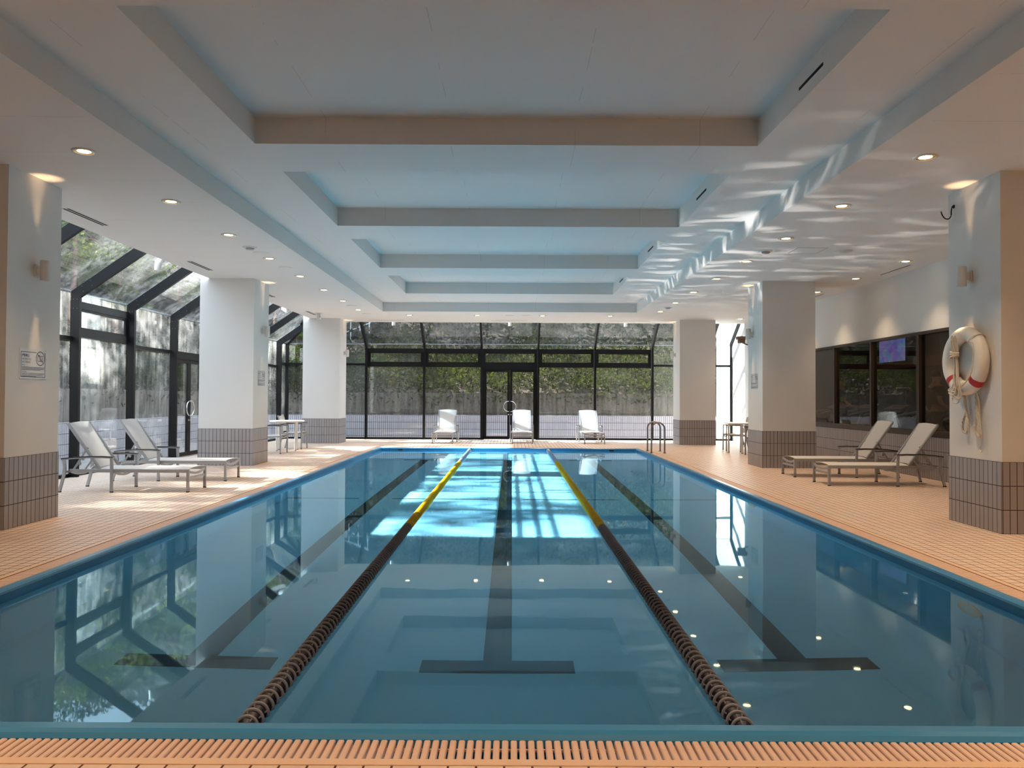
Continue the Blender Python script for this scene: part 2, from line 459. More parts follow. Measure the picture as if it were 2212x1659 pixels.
# basin
b = MB()
b.quad((PX0, PY0, PD), (PX1, PY0, PD), (PX1, PY1, PD), (PX0, PY1, PD))
pf = struct('pool_floor', b, M['poolwall'], 'pale blue pool floor under the water', 'pool floor')
b = MB()
c4 = [(PX0, PY0), (PX1, PY0), (PX1, PY1), (PX0, PY1)]
for i in range(4):
    (ax, ay), (bx, by) = c4[i], c4[(i + 1) % 4]
    b.quad((ax, ay, PD), (bx, by, PD), (bx, by, -.12), (ax, ay, -.12))
pw = struct('pool_wall', b, M['poolwall'], 'pale blue pool side walls under the water', 'pool wall')
NX, NYY = 40, 100
b = MB()
b.quad((PX0 - .002, PY0 - .002, ZW), (PX1 + .002, PY0 - .002, ZW), (PX1 + .002, PY1 + .002, ZW), (PX0 - .002, PY1 + .002, ZW))
water = b.build('pool_water', M['water'], None, 30)
props(water, 'still blue pool water mirroring the ceiling', 'water', None, 'structure')
# lane markings on the pool floor
for x, nm in ((-2.04, 'left lane'), (-.085, 'centre lane'), (1.87, 'right lane')):
    b = MB(); z0, z1 = PD - .002, PD + .004
    b.box(x - .095, x + .095, 4.9, 18.1, z0, z1); b.box(x - .5, x - .095, 4.9, 5.09, z0, z1); b.box(x + .095, x + .5, 4.9, 5.09, z0, z1)
    b.box(x - .5, x - .095, 17.95, 18.1, z0, z1); b.box(x + .095, x + .5, 17.95, 18.1, z0, z1)
    o = b.build('lane_marking', M['poolline'], None, 0)
    props(o, 'black T-ended line on the pool floor down the %s' % nm, 'lane line', 'black lane lines on the pool floor', 'structure')
    o.cycles.is_caustics_receiver = True
b = MB()
for xa_, xb_ in ((PX0, -2.3), (-1.8, -.35), (.18, 1.62), (2.12, PX1)): b.box(xa_, xb_, 11.5, 11.56, PD - .002, PD + .003)
o = struct('trim_4', b, M['poolline'], 'thin dark line across the middle of the pool floor', 'line')
for q in (pf, pw): q.cycles.is_caustics_receiver = True
water.cycles.is_caustics_caster = True

# ------------------------------------------------------------------ structure: ceiling
TX0, TX1, TY0, TY1 = -3.43, 3.31, 2.8, 20.18
KX0, KX1 = -2.58, 2.45
KY = [(1.27 + 3.62 * k, 1.27 + 3.62 * k + 2.68) for k in range(1, 5)]
b = MB()
def flat(x0, x1, y0, y1, z): b.quad((x0, y0, z), (x0, y1, z), (x1, y1, z), (x1, y0, z))
flat(CEX, TX0, YB, CEY, C); flat(TX1, RX + .12, YB, CEY, C); flat(TX0, TX1, YB, TY0, C); flat(TX0, TX1, TY1, CEY, C)
b.quad((CEX, YB, C), (CEX, CEY, C), (CEX, CEY, 4.2), (CEX, YB, 4.2)); b.quad((CEX, CEY, C), (RX + .12, CEY, C), (RX + .12, CEY, 4.2), (CEX, CEY, 4.2))
struct('ceiling', b, M['ceiling'], 'white lower ceiling around the pool', 'ceiling')
b = MB()
def wallring(x0, x1, y0, y1, z0, z1):
    q = [(x0, y0), (x1, y0), (x1, y1), (x0, y1)]
    for i in range(4):
        (ax, ay), (bx, by) = q[i], q[(i + 1) % 4]; b.quad((ax, ay, z0), (bx, by, z0), (bx, by, z1), (ax, ay, z1))
wallring(TX0, TX1, TY0, TY1, C, TZ)
flat(TX0, KX0, TY0, TY1, TZ); flat(KX1, TX1, TY0, TY1, TZ)
ys = [TY0] + [v for k in KY for v in k] + [TY1]
for i in range(0, len(ys), 2): flat(KX0, KX1, ys[i], ys[i + 1], TZ)
for (y0, y1) in KY: wallring(KX0, KX1, y0, y1, TZ, CZ); flat(KX0, KX1, y0, y1, CZ)
struct('ceiling_coffers', b, M['tray'], 'raised white ceiling tray with four recessed rectangular coffers over the pool', 'ceiling')
for i, (y0, y1) in enumerate(KY):
    yc = 6.215 + 3.61 * i
    b = MB(); b.box(KX1 - .004, KX1 + .004, yc - .25, yc + .25, 3.963, 3.988)
    o = b.build('air_slot', M['slot'], None, 0)
    props(o, 'black air slot in the right side of the %s ceiling coffer' % ['nearest', 'second', 'third', 'farthest'][i], 'air vent', 'black slots in the coffers')

# walls
b = MB()
b.quad((-6.0, YB, 0), (-6.0, 8.0, 0), (-6.0, 8.0, 4.2), (-6.0, YB, 4.2)); b.quad((-6.0, YB, C), (CEX, YB, C), (CEX, 8.0, C), (-6.0, 8.0, C)); b.quad((-6.0, 8.0, 0), (GX - .1, 8.0, 0), (GX - .1, 8.0, 4.2), (-6.0, 8.0, 4.2))
b.quad((GX, 8.0, 0), (GX, 8.8, 0), (GX, 8.8, EAVE), (GX, 8.0, EAVE)); b.quad((GX, 8.0, EAVE), (GX, 8.8, EAVE), (CEX, 8.8, EAVE + SL * 1.39), (CEX, 8.0, EAVE + SL * 1.39))
struct('wall_left', b, M['plaster'], 'white wall on the near left', 'wall')
b = MB(); b.quad((-6.0, YB, 0), (RX, YB, 0), (RX, YB, C), (-6.0, YB, C))
struct('wall_back', b, M['plaster'], 'white wall behind the viewer', 'wall')
WY0, WY1, WZ0, WZ1 = 9.66, 18.3, .735, 2.49
b = MB()
def wr(y0, y1, z0, z1): b.box(RX, RX + .12, y0, y1, z0, z1)
wr(YB, WY0, 0, C); wr(WY1, GY, 0, C); wr(WY0, WY1, WZ1, C); wr(WY0, WY1, 0, WZ0)
b.box(RX, RX + .12, CEY, GY + .05, C, 4.2)
struct('wall_right', b, M['plaster'], 'white wall on the right with the gym windows', 'wall')
b = MB(); b.box(RX - .02, RX + .001, 8.46, 18.6, 0, WZ0)
struct('baseboard_right', b, M['dado'], 'grey tiled lower wall under the gym windows', 'tiled dado')

# columns
def column(x0, x1, y0, y1, top, lab):
    sh = MB(); sh.box(0, x1 - x0, 0, y1 - y0, 0, top)
    o = sh.build('column', M['plaster'], None, 0, (x0, y0, 0))
    props(o, lab, 'column', 'square white columns around the pool', 'structure')
    d = MB(); e = .008; d.box(-e, x1 - x0 + e, -e, y1 - y0 + e, 0, .71)
    d.build('tile_base', M['dado'], o, 0)
LAB = ['white square column with grey tiled base, %s' % s for s in (
    'nearest on the left with a notice and wall light', 'second on the left, behind the white loungers', 'farthest on the left by the end windows',
    'nearest on the right carrying the life ring', 'second on the right, with a notice facing the pool', 'farthest on the right behind the pool handrails')]
column(-6.02, -4.99, 7.5, 8.39, C, LAB[0]); column(-6.03, -4.985, 14.68, 15.57, 3.9, LAB[1]); column(-6.04, -4.975, 21.99, 22.86, 3.9, LAB[2])
column(4.862, 5.89, 7.55, 8.45, C, LAB[3]); column(4.852, 5.876, 14.71, 15.6, C, LAB[4]); column(4.865, 5.897, 22.01, 22.9, C, LAB[5])

# ------------------------------------------------------------------ glazing
FIN, FW = .17, .065
LM = [8.83 + 1.82 * k for k in range(9)]          # left mullions
FM = [-6.47, -4.64, -2.79, -.96, .85, 2.66, 4.49, 6.32]
def mullion_left(y, i):
    b = MB(); p = [(GX + .03, 0), (GX + .03, EAVE), (CEX, EAVE + SL * (CEX - GX - .03))]
    q = [(CEX, p[2][1] - FIN * 1.22), (GX + FIN, EAVE - .10), (GX + FIN, 0)]
    b.prism(p + q, 1, y - FW / 2, y + FW / 2)
    o = b.build('mullion', M['black'], None, 0)
    props(o, 'black bent mullion of the left glazing, %s from the near end' % ['first', 'second', 'third', 'fourth', 'fifth', 'sixth', 'seventh', 'eighth', 'ninth'][i], 'mullion', 'black bent mullions of the side glazing', 'structure')
    bm_ = MB()
    for dz in (-.13, -.28):
        for dx in (.07, .13): bm_.lathe([(.007, -.004), (.006, .003)], 8, Matrix.Translation((GX + dx, y - FW / 2, EAVE + dz)) @ Matrix.Rotation(PI / 2, 4, 'X'))
    for k in (.1, .24):
        for dx in (-.05, .03): bm_.lathe([(.007, -.004), (.006, .003)], 8, Matrix.Translation((GX + .12 + k + dx * .3, y - FW / 2, EAVE + k * SL - .04 - dx)) @ Matrix.Rotation(PI / 2, 4, 'X'))
    bm_.build('bolts', M['bolt'], o, 0)
def mullion_far(x, i):
    b = MB(); p = [(GY - .03, 0), (GY - .03, EAVE), (CEY, EAVE + SL * (GY - .03 - CEY))]
    q = [(CEY, p[2][1] - FIN * 1.22), (GY - FIN, EAVE - .10), (GY - FIN, 0)]
    b.prism(p + q, 0, x - FW / 2, x + FW / 2)
    o = b.build('mullion', M['black'], None, 0)
    props(o, 'black bent mullion of the end glazing, %s from the left' % ['first', 'second', 'third', 'fourth', 'fifth', 'sixth', 'seventh', 'eighth'][i], 'mullion', 'black bent mullions of the end glazing', 'structure')
for i, y in enumerate(LM): mullion_left(y, i)
for i, x in enumerate(FM): mullion_far(x, i)
b = MB(); b.box(GX - .02, GX + .1, GY - .1, GY + .02, 0, EAVE)
b.bar((GX, GY, EAVE), (CEX, CEY, EAVE + SL * 1.37), .1, .16)
struct('mullion', b, M['black'], 'black corner post with hip rafter where the two glazed walls meet', 'mullion')
b = MB(); b.box(RX - .05, RX, GY - .1, GY + .02, 0, EAVE); b.bar((RX - .03, GY, EAVE), (RX - .03, CEY, EAVE + SL * 1.34), .05, .12)
struct('mullion', b, M['black'], 'thin dark end post against the bright right wall', 'mullion')

SILL = .055
class Bay:
    """one glazed bay in its own plane; a = along, z = up, d = thickness centre"""
    def __init__(s, side, a0, a1, n, label):
        s.side, s.a0, s.a1 = side, a0, a1
        s.o = bpy.data.objects.new('window_%d' % n, None); link(s.o)
        props(s.o, label, 'window', None, 'structure')
    def bx(s, mb, a0, a1, z0, z1, d0, d1):
        if s.side == 'L': mb.box(GX + d0, GX + d1, a0, a1, z0, z1)
        else: mb.box(a0, a1, GY - d1, GY - d0, z0, z1)
    def frame(s, rects, name='frame', mt='black', d0=-.02, d1=.06):
        mb = MB()
        for r in rects: s.bx(mb, *r, d0, d1)
        return mb.build(name, M[mt], s.o, 0)
    def pane(s, a0, a1, z0, z1, mt='glass', parent=None):
        mb = MB(); s.bx(mb, a0, a1, z0, z1, .012, .020)
        if s.side == 'F' and mt == 'glass': mt = 'endglass'
        return mb.build('pane', M[mt], parent or s.o, 0)
    def roof(s):
        mb = MB()
        if s.side == 'L':
            x0, x1 = GX + .01, CEX; z0, z1 = EAVE, EAVE + SL * (x1 - x0)
            mb.prism([(x0, z0), (x1, z1), (x1, z1 + .012), (x0, z0 + .012)], 1, s.a0, s.a1)
        else:
            y0, y1 = GY - .01, CEY; z0, z1 = EAVE, EAVE + SL * (y0 - y1)
            mb.prism([(y0, z0), (y1, z1), (y1, z1 + .012), (y0, z0 + .012)], 0, s.a0, s.a1)
        mb.build('roof_pane', M['roofglass' if s.side == 'L' else 'endroof'], s.o, 0)
    def eave(s):
        mb = MB(); s.bx(mb, s.a0, s.a1, EAVE - .012, EAVE + .012, -.006, .016)
        mb.build('eave_bead', M['alu'], s.o, 0)

def bay(side, a0, a1, kind, n, label):
    w = Bay(side, a0, a1, n, label); h = FW / 2; A, B_ = a0 + h, a1 - h
    fr = [(A, B_, 0, SILL)]
    if kind == 'awning':
        w.frame(fr + [(A, B_, 2.775, 2.90), (A, B_, 2.31, 2.44)])
        sash = w.frame([(A, A + .09, 2.44, 2.775), (B_ - .09, B_, 2.44, 2.775), (A + .09, B_ - .09, 2.44, 2.47), (A + .09, B_ - .09, 2.745, 2.775)], 'awning_sash', d1=.045)
        w.pane(A + .09, B_ - .09, 2.47, 2.745, 'glass', sash)
        w.pane(A, B_, 2.90, EAVE); w.pane(A, B_, SILL, 2.31)
    elif kind == 'plain':
        w.frame(fr + [(A, B_, 2.235, 2.30)]); w.pane(A, B_, SILL, 2.235); w.pane(A, B_, 2.30, EAVE)
    elif kind == 'high':
        w.frame(fr + [(A, B_, 2.35, 2.42)]); w.pane(A, B_, SILL, 2.35); w.pane(A, B_, 2.42, EAVE)
    elif kind in ('door', 'doorawning'):
        if kind == 'doorawning':
            w.frame([(A, B_, 2.775, 2.90), (A, B_, 2.27, 2.44)])
            sash = w.frame([(A, A + .09, 2.44, 2.775), (B_ - .09, B_, 2.44, 2.775), (A + .09, B_ - .09, 2.44, 2.47), (A + .09, B_ - .09, 2.745, 2.775)], 'awning_sash', d1=.045)
            w.pane(A + .09, B_ - .09, 2.47, 2.745, 'glass', sash); w.pane(A, B_, 2.90, EAVE); top = 2.27
        else:
            w.frame([(A, B_, 2.17, 2.30)]); w.pane(A, B_, 2.30, EAVE); top = 2.17
    w.roof(); w.eave()
    if kind.startswith('door'):
        dn = 1 if side == 'L' else 2
        d = bpy.data.objects.new('door_%d' % dn, None); link(d)
        props(d, 'black framed double glass door in the %s glazing with round ring handles' % ('left' if side == 'L' else 'end'), 'door', None, 'structure')
        w2 = w; mid = (A + B_) / 2
        fb = MB(); w.bx(fb, A, A + .05, 0, top, -.02, .07); w.bx(fb, B_ - .05, B_, 0, top, -.02, .07); w.bx(fb, A + .05, B_ - .05, top - .03, top, -.02, .07)
        fb.build('door_frame', M['black'], d, 0)
        for sgn, l0, l1 in ((1, A + .05, mid - .004), (-1, mid + .004, B_ - .05)):
            lf = MB(); st = .075
            w.bx(lf, l0, l0 + st, .012, top - .03, -.005, .045); w.bx(lf, l1 - st, l1, .012, top - .03, -.005, .045)
            w.bx(lf, l0 + st, l1 - st, .012, .10, -.005, .045); w.bx(lf, l0 + st, l1 - st, top - .11, top - .03, -.005, .045)
            leaf = lf.build('door_leaf', M['black'], d, 0)
            w.pane(l0 + st, l1 - st, .10, top - .11, 'doorglass', leaf)
            hb = MB(); cz = 1.06; R = .165
            cen = mid - sgn * .03
            pts = []
            for k in range(15):
                a = -PI / 2 + PI * k / 14
                aa = cen - sgn * R * math.cos(a); zz = cz + R * math.sin(a)
                dd = .075 if 0 < k < 14 else .045
                pts.append((GX + dd, aa, zz) if side == 'L' else (aa, GY - dd, zz))
            hb.tube(pts, .014, 10, up=(1, 0, 0) if side == 'L' else (0, 1, 0)); hb.build('ring_handle', M['chrome'], leaf, 60)
            lk = MB(); am = mid - sgn * .04
            Mx = (Matrix.Translation((GX + .045, am, .80)) @ Matrix.Rotation(PI / 2, 4, 'Y')) if side == 'L' else (Matrix.Translation((am, GY - .045, .80)) @ Matrix.Rotation(PI / 2, 4, 'X'))
            lk.lathe([(.02, -.002), (.02, .012), (.012, .018)], 14, Mx); lk.build('lock', M['chrome'], leaf, 40)
n = 1
Lk = ['plain', 'plain', 'awning', 'plain', 'door', 'plain', 'plain', 'plain']
for i in range(8):
    bay('L', LM[i], LM[i + 1], Lk[i], n, 'left glazed bay with sloping roof glass, %s from the near end' % ['first', 'second', 'third', 'fourth', 'fifth', 'sixth', 'seventh', 'eighth'][i]); n += 1
bay('L', LM[8], GY - .05, 'high', n, 'narrow last bay of the left glazing at the corner'); n += 1
FX = [GX + .05] + FM + [RX - .02]; Fk = ['high', 'high', 'awning', 'awning', 'doorawning', 'awning', 'awning', 'high', 'high']
for i in range(9):
    bay('F', FX[i], FX[i + 1], Fk[i], n, 'end glazed bay with sloping roof glass, %s from the left' % ['first', 'second', 'third', 'fourth', 'fifth', 'sixth', 'seventh', 'eighth', 'ninth'][i]); n += 1

# gym windows in the right wall
GM = [9.66, 11.4, 13.16, 14.9, 16.6, 18.3]
for i in range(5):
    y0, y1 = GM[i], GM[i + 1]
    w = bpy.data.objects.new('window_%d' % n, None); link(w); n += 1
    props(w, 'dark framed window into the gym, %s from the near end' % ['first', 'second', 'third', 'fourth', 'fifth'][i], 'window', None, 'structure')
    f = MB(); d0, d1 = RX - .025, RX + .09
    f.box(d0, d1, y0, y1, WZ0 - .02, WZ0 + .075); f.box(d0, d1, y0, y1, WZ1 - .04, WZ1 + .01)
    f.box(d0, d1, y0, y0 + .035, WZ0 + .075, WZ1 - .04); f.box(d0, d1, y1 - .035, y1, WZ0 + .075, WZ1 - .04)
    f.build('frame', M['brown'], w, 0)
    f = MB(); f.box(RX + .03, RX + .038, y0 + .035, y1 - .035, WZ0 + .075, WZ1 - .04); f.build('pane', M['gymglass'], w, 0)

# ------------------------------------------------------------------ sun loungers
def arc(p0, p1, bulge, n=7, axis=2):
    """points from p0 to p1 bowed along an axis"""
    p0, p1 = Vector(p0), Vector(p1); out = []
    for k in range(n):
        t = k / (n - 1); p = p0.lerp(p1, t); p[axis] += bulge * 4 * t * (1 - t); out.append(p)
    return out
def sling_sheet(a0, a1, w, sag, nu=10, nv=6, th=.004):
    """fabric between two straight edges a0->a1 (x,z), width w in y, sagging in the middle"""
    mb = MB(); vs = []; d = Vector((a1[0] - a0[0], 0, a1[1] - a0[1])); nr = Vector((-d.z, 0, d.x)).normalized()
    for sgn in (1, -1):
        for i in range(nu + 1):
            for j in range(nv + 1):
                u, v = i / nu, j / nv; p = Vector((a0[0], 0, a0[1])) + d * u
                p.y = -w / 2 + w * v; s = sag * 4 * v * (1 - v)
                vs.append(p - nr * s + nr * (sgn * th / 2))
    m = nv + 1; N = (nu + 1) * m; fs = []
    for i in range(nu):
        for j in range(nv):
            q = (i * m + j, (i + 1) * m + j, (i + 1) * m + j + 1, i * m + j + 1); fs.append(q); fs.append(tuple(N + k for k in q[::-1]))
    for i in range(nu):
        for j in (0, nv):
            a, b2 = i * m + j, (i + 1) * m + j; fs.append((a, b2, N + b2, N + a) if j else (b2, a, N + a, N + b2))
    for j in range(nv):
        for i in (0, nu):
            a, b2 = i * m + j, i * m + j + 1; fs.append((b2, a, N + a, N + b2) if i else (a, b2, N + b2, N + a))
    return mb.add(vs, fs)
def make_lounger(label):
    L = thing('sun_lounger', label, 'sun lounger', group='white mesh sun loungers')
    hw = .29; sz = .31; bx, bt = -.40, (-.83, .94)
    f = MB()
    for s in (1, -1): f.barpath([(.87, s * hw, sz - .018), (-.78, s * hw, sz - .018)], .026, .045)
    f.barpath(arc((.855, -hw, sz - .02), (.855, hw, sz - .02), -.045, 9), .024, .03)
    f.bar((.85, -hw, .19), (.85, hw, .19), .024, .032)
    f.barpath(arc((-.77, -hw, sz - .02), (-.77, hw, sz - .02), -.06, 9), .024, .03)
    f.barpath(arc((-.17, -hw, sz - .03), (-.17, hw, sz - .03), -.06, 9), .024, .03)
    f.build('seat_frame', M['alu'], L, 40)
    for s in (1, -1):
        g = MB(); g.barpath([(.855, s * hw, 0.012), (.855, s * hw, sz + .002)], .03, .036, (1, 0, 0)); lg = g.build('leg', M['alu'], L, 40)
        g = MB(); g.box(.836, .874, s * hw - .017, s * hw + .017, 0, .014); g.build('rubber_foot', M['rubber'], lg, 0)
    ya = .345
    for s in (1, -1):
        g = MB(); g.barpath([(-.17, s * ya, .012), (-.17, s * ya, .30), (-.175, s * ya, .47)], .028, .036, (1, 0, 0)); lg = g.build('leg', M['alu'], L, 40)
        g = MB(); g.box(-.19, -.15, s * ya - .016, s * ya + .016, 0, .014); g.build('rubber_foot', M['rubber'], lg, 0)
        g = MB(); g.barpath([(-.885, s * ya, .012), (-.855, s * ya, .12), (-.825, s * ya, .24), (-.815, s * ya, .34), (-.83, s * ya, .445)], .028, .036, (1, 0, 0)); lg = g.build('leg', M['alu'], L, 40)
        g = MB(); g.box(-.905, -.865, s * ya - .016, s * ya + .016, 0, .014); g.build('rubber_foot', M['rubber'], lg, 0)
        g = MB(); pts = [(-.15, s * ya, .472), (-.3, s * ya, .480), (-.5, s * ya, .478), (-.7, s * ya, .466), (-.86, s * ya, .446)]
        g.barpath(pts, .034, .018); arm = g.build('armrest', M['alu'], L, 40)
        g = MB(); g.barpath([(x, y, z + .014) for x, y, z in pts], .046, .012); g.build('arm_cap', M['armcap'], arm, 40)
        g = MB(); g.bar((-.17, s * hw, sz - .03), (-.17, s * ya, sz - .03), .03, .03); g.build('bracket', M['alu'], L, 40)
        g = MB(); g.bar((-.80, s * hw, sz - .03), (-.815, s * ya, sz - .03), .03, .03); g.build('bracket', M['alu'], L, 40)
    g = MB()
    for s in (1, -1): g.barpath([(bx + .04, s * (hw - .03), sz - .02), (bt[0], s * (hw - .03), bt[1])], .026, .042, (0, 1, 0))
    g.barpath(arc((bt[0], -hw + .03, bt[1]), (bt[0], hw - .03, bt[1]), -.03, 9), .026, .034)
    g.bar((bx, -hw, sz - .03), (bx, hw, sz - .03), .024, .024)
    g.build('back_frame', M['alu'], L, 40)
    sling_sheet((bx - .01, sz + .02), (bt[0] + .012, bt[1] + .006), 2 * hw - .085, .03).build('back_sling', M['sling'], L, 60)
    sling_sheet((.85, sz + .006), (bx + .02, sz + .006), 2 * hw - .03, .018).build('seat_sling', M['sling'], L, 60)
    # toothed support with prop
    for s in (1, -1):
        y = s * (hw - .07); g = MB(); poly = [(-.78, .30), (-.755, .30), (-.70, .38), (-.685, .355), (-.665, .365), (-.66, .395), (-.675, .42), (-.655, .44), (-.635, .425), (-.615, .44), (-.612, .475), (-.632, .50), (-.56, .60), (-.585, .61)]
        g.prism(poly, 1, y - .006, y + .006); g.build('support_rack', M['alu'], L, 0)
        g = MB(); g.bar((-.50, y, .45), (-.60, y, .31), .02, .014); g.build('support_strut', M['alu'], L, 0)
    return L
lg0 = make_lounger('white mesh lounger on the left deck, nearer the viewer, backrest raised')
lg0.location = (-5.32, 10.83, 0)
HP = PI / 2
dup(lg0, (-5.34, 12.26, 0), 0.0, 'white mesh lounger on the left deck, further back, behind its twin')
dup(lg0, (5.73, 11.98, 0), PI, 'bronze-looking lounger on the right deck, nearer the life ring column')
dup(lg0, (5.69, 13.28, 0), PI, 'lounger on the right deck, further back, close to the gym windows')
dup(lg0, (-1.99, 22.88, 0), -HP, 'lounger at the end of the pool, leftmost of three by the glazing')
dup(lg0, (.32, 23.06, 0), -HP, 'middle lounger by the end glass door, backrest lit by sun')
dup(lg0, (2.41, 23.06, 0), -HP + .02, 'lounger at the end of the pool, nearest the handrails')

# ------------------------------------------------------------------ tables and armchairs
def make_table(label):
    T = thing('round_table', label, 'table', group='white round poolside tables')
    b = MB(); b.lathe([(0, .712), (.40, .712), (.42, .72), (.424, .735), (.415, .745), (0, .746)], 40); b.build('table_top', M['tabletop'], T, 30)
    for k in range(4):
        a = PI / 4 + k * HP + .2; x, y = .31 * math.cos(a), .31 * math.sin(a)
        g = MB(); g.tube([(x, y, .008), (x, y, .712)], .025, 14); lg = g.build('leg', M['whitepaint'], T, 40)
        g = MB(); g.lathe([(.026, 0), (.026, .012)], 14, Matrix.Translation((x, y, 0))); g.build('rubber_foot', M['rubber'], lg, 0)
    g = MB()
    for k in range(2):
        a = PI / 4 + k * HP + .2; g.bar((.3 * math.cos(a), .3 * math.sin(a), .70), (-.3 * math.cos(a), -.3 * math.sin(a), .70), .03, .022)
    g.build('under_frame', M['whitepaint'], T, 0)
    return T
t0 = make_table('white round table on the left deck between the two far left columns'); t0.location = (-5.57, 18.92, 0)
dup(t0, (5.72, 18.93, 0), .35, 'round table on the right deck, partly hidden by the second right column')
def make_chair(label):
    K = thing('armchair', label, 'chair', group='sling armchairs at the poolside tables')
    hw = .265
    for s in (1, -1):
        g = MB(); g.barpath([(.27, s * hw, .01), (.27, s * hw, .30), (.262, s * hw, .635)], .026, .03, (1, 0, 0)); lg = g.build('leg', M['alu'], K, 40)
        g = MB(); g.box(.254, .286, s * hw - .014, s * hw + .014, 0, .012); g.build('rubber_foot', M['rubber'], lg, 0)
        g = MB(); g.barpath([(-.30, s * hw, .01), (-.25, s * hw, .2), (-.215, s * hw, .40), (-.225, s * hw, .62)], .026, .03, (1, 0, 0)); lg = g.build('leg', M['alu'], K, 40)
        g = MB(); g.box(-.316, -.284, s * hw - .014, s * hw + .014, 0, .012); g.build('rubber_foot', M['rubber'], lg, 0)
        g = MB(); g.barpath([(.28, s * hw, .64), (.1, s * hw, .648), (-.1, s * hw, .645), (-.25, s * hw, .628)], .034, .016); arm = g.build('armrest', M['alu'], K, 40)
        g = MB(); g.barpath([(.285, s * hw, .653), (.1, s * hw, .661), (-.1, s * hw, .658), (-.25, s * hw, .641)], .046, .012); g.build('arm_cap', M['armcap'], arm, 40)
    g = MB()
    for s in (1, -1):
        g.barpath([(.27, s * (hw - .03), .40), (-.22, s * (hw - .03), .385)], .024, .034); g.barpath([(-.2, s * (hw - .03), .385), (-.345, s * (hw - .03), .845)], .022, .034, (0, 1, 0))
    g.barpath(arc((.268, -hw, .395), (.268, hw, .395), -.03, 7), .022, .028); g.barpath(arc((-.345, -hw + .03, .845), (-.345, hw - .03, .845), -.02, 7), .022, .028); g.bar((-.215, -hw, .38), (-.215, hw, .38), .022, .026)
    g.build('frame', M['alu'], K, 40)
    sling_sheet((.262, .418), (-.20, .403), 2 * hw - .08, .02).build('seat_sling', M['sling'], K, 60)
    sling_sheet((-.215, .45), (-.338, .838), 2 * hw - .08, .02).build('back_sling', M['sling'], K, 60)
    return K
k0 = make_chair('armchair at the left table, near side, half hidden by the second left column'); k0.location = (-5.65, 18.03, 0)
dup(k0, (-5.61, 19.65, 0), .0, 'armchair on the far side of the left table, white back visible')
dup(k0, (5.80, 19.72, 0), PI - .12, 'armchair on the far side of the right table')
dup(k0, (5.90, 18.02, 0), PI + .1, 'armchair on the near side of the right table, behind the column')

# ------------------------------------------------------------------ pool handrails
def handrail(y, x0, x1, label):
    H = thing('pool_handrail', label, 'handrail', (0, 0, 0), group='stainless pool handrails')
    r = (x1 - x0) / 2; xc = (x0 + x1) / 2; top = .745
    pts = [(x0, y, -.05), (x0, y, .3)] + [(xc - r * math.cos(a), y + .04 * math.sin(a) * 0, top - r + r * math.sin(a)) for a in [PI * k / 14 for k in range(15)]] + [(x1, y, .3), (x1, y, 0)]
    b = MB(); b.tube(pts, .0205, 12, up=(0, 1, 0)); b.build('tube', M['steel'], H, 60)
    for x, z in ((x1, 0), (x0, .012)):
        g = MB(); g.lathe([(.045, z), (.045, z + .006), (.03, z + .012), (.022, z + .013)], 20, Matrix.Translation((x, y, 0))); g.build('floor_flange', M['steel'], H, 40)
handrail(19.25, 3.44, 3.76, 'arched steel pool handrail, the farther of the pair at the right edge')
handrail(18.54, 3.41, 3.73, 'arched steel pool handrail, the nearer of the pair at the right edge')

# ------------------------------------------------------------------ lane ropes
def disc_mesh():
    rim = MB(); rim.torus(.0425, .0075, 20, 6)
    for k in range(4):
        a = k * HP + .35; rim.bar((.008 * math.cos(a), .008 * math.sin(a), -.028), (.043 * math.cos(a), .043 * math.sin(a), -.012), .006, .010)
    core = MB(); core.lathe([(.0, -.032), (.026, -.031), (.040, -.016), (.040, .010), (.028, .027), (.0, .028)], 14)
    return rim, core
rimb, coreb = disc_mesh()
FM_ = {}
for key, rm, cm in (('dark', 'greyrim', 'navy'), ('yellow', 'yellowrim', 'yellow'), ('white', 'bluerim', 'whitecore')):
    FM_[key] = (rimb.mesh('float_rim', M[rm], 40), coreb.mesh('float_core', M[cm], 40))
def lane_rope(x, label):
    R_ = thing('lane_rope', label, 'lane rope', (x, PY0, ZW + .012), group='floating lane ropes across the pool')
    L = PY1 - PY0; b = MB(); b.tube([(0, .0, 0), (0, L, 0)], .005, 6, up=(0, 0, 1)); b.build('cable', M['cable'], R_, 60)
    b = MB(); b.rbox(-.04, .04, L - .02, L - .002, -.02, .05, .004); b.build('end_anchor', M['poolline'], R_, 0)
    p = .0685; y = .07; i = 0; rest = {k: ([], []) for k in FM_}
    while y < L - .06:
        Y = PY0 + y; key = 'yellow' if 8.0 < Y < 15.9 else ('white' if Y >= 15.9 else 'dark')
        a = rng.uniform(0, 1.57); Mx = Matrix.Translation((0, y, 0)) @ Matrix.Rotation(-PI / 2, 4, 'X') @ Matrix.Rotation(a, 4, 'Z')
        if i < 100:
            f = bpy.data.objects.new('float', FM_[key][1]); f.parent = R_; f.matrix_local = Mx; link(f)
            r = bpy.data.objects.new('float_rim', FM_[key][0]); r.parent = f; link(r)
        else: rest[key][0].append(Mx)
        y += p; i += 1
    for key, (ms, _) in rest.items():
        if not ms: continue
        for nm, src, mk in (('rims', rimb, 1), ('cores', coreb, 0)):
            mb = MB()
            for Mx in ms: mb.add([Mx @ Vector(v) for v in src.v], src.f)
            o = mb.build('float_' + nm, {('dark', 1): M['greyrim'], ('dark', 0): M['navy'], ('yellow', 1): M['yellowrim'], ('yellow', 0): M['yellow'], ('white', 1): M['bluerim'], ('white', 0): M['whitecore']}[(key, mk)], R_, 40)
            o['kind'] = 'stuff'; o['label'] = '%s run of lane floats' % {'dark': 'dark navy', 'yellow': 'yellow', 'white': 'pale blue'}[key]
    return R_
lane_rope(-1.08, 'floating lane rope left of the pool centre line, navy then yellow then pale')
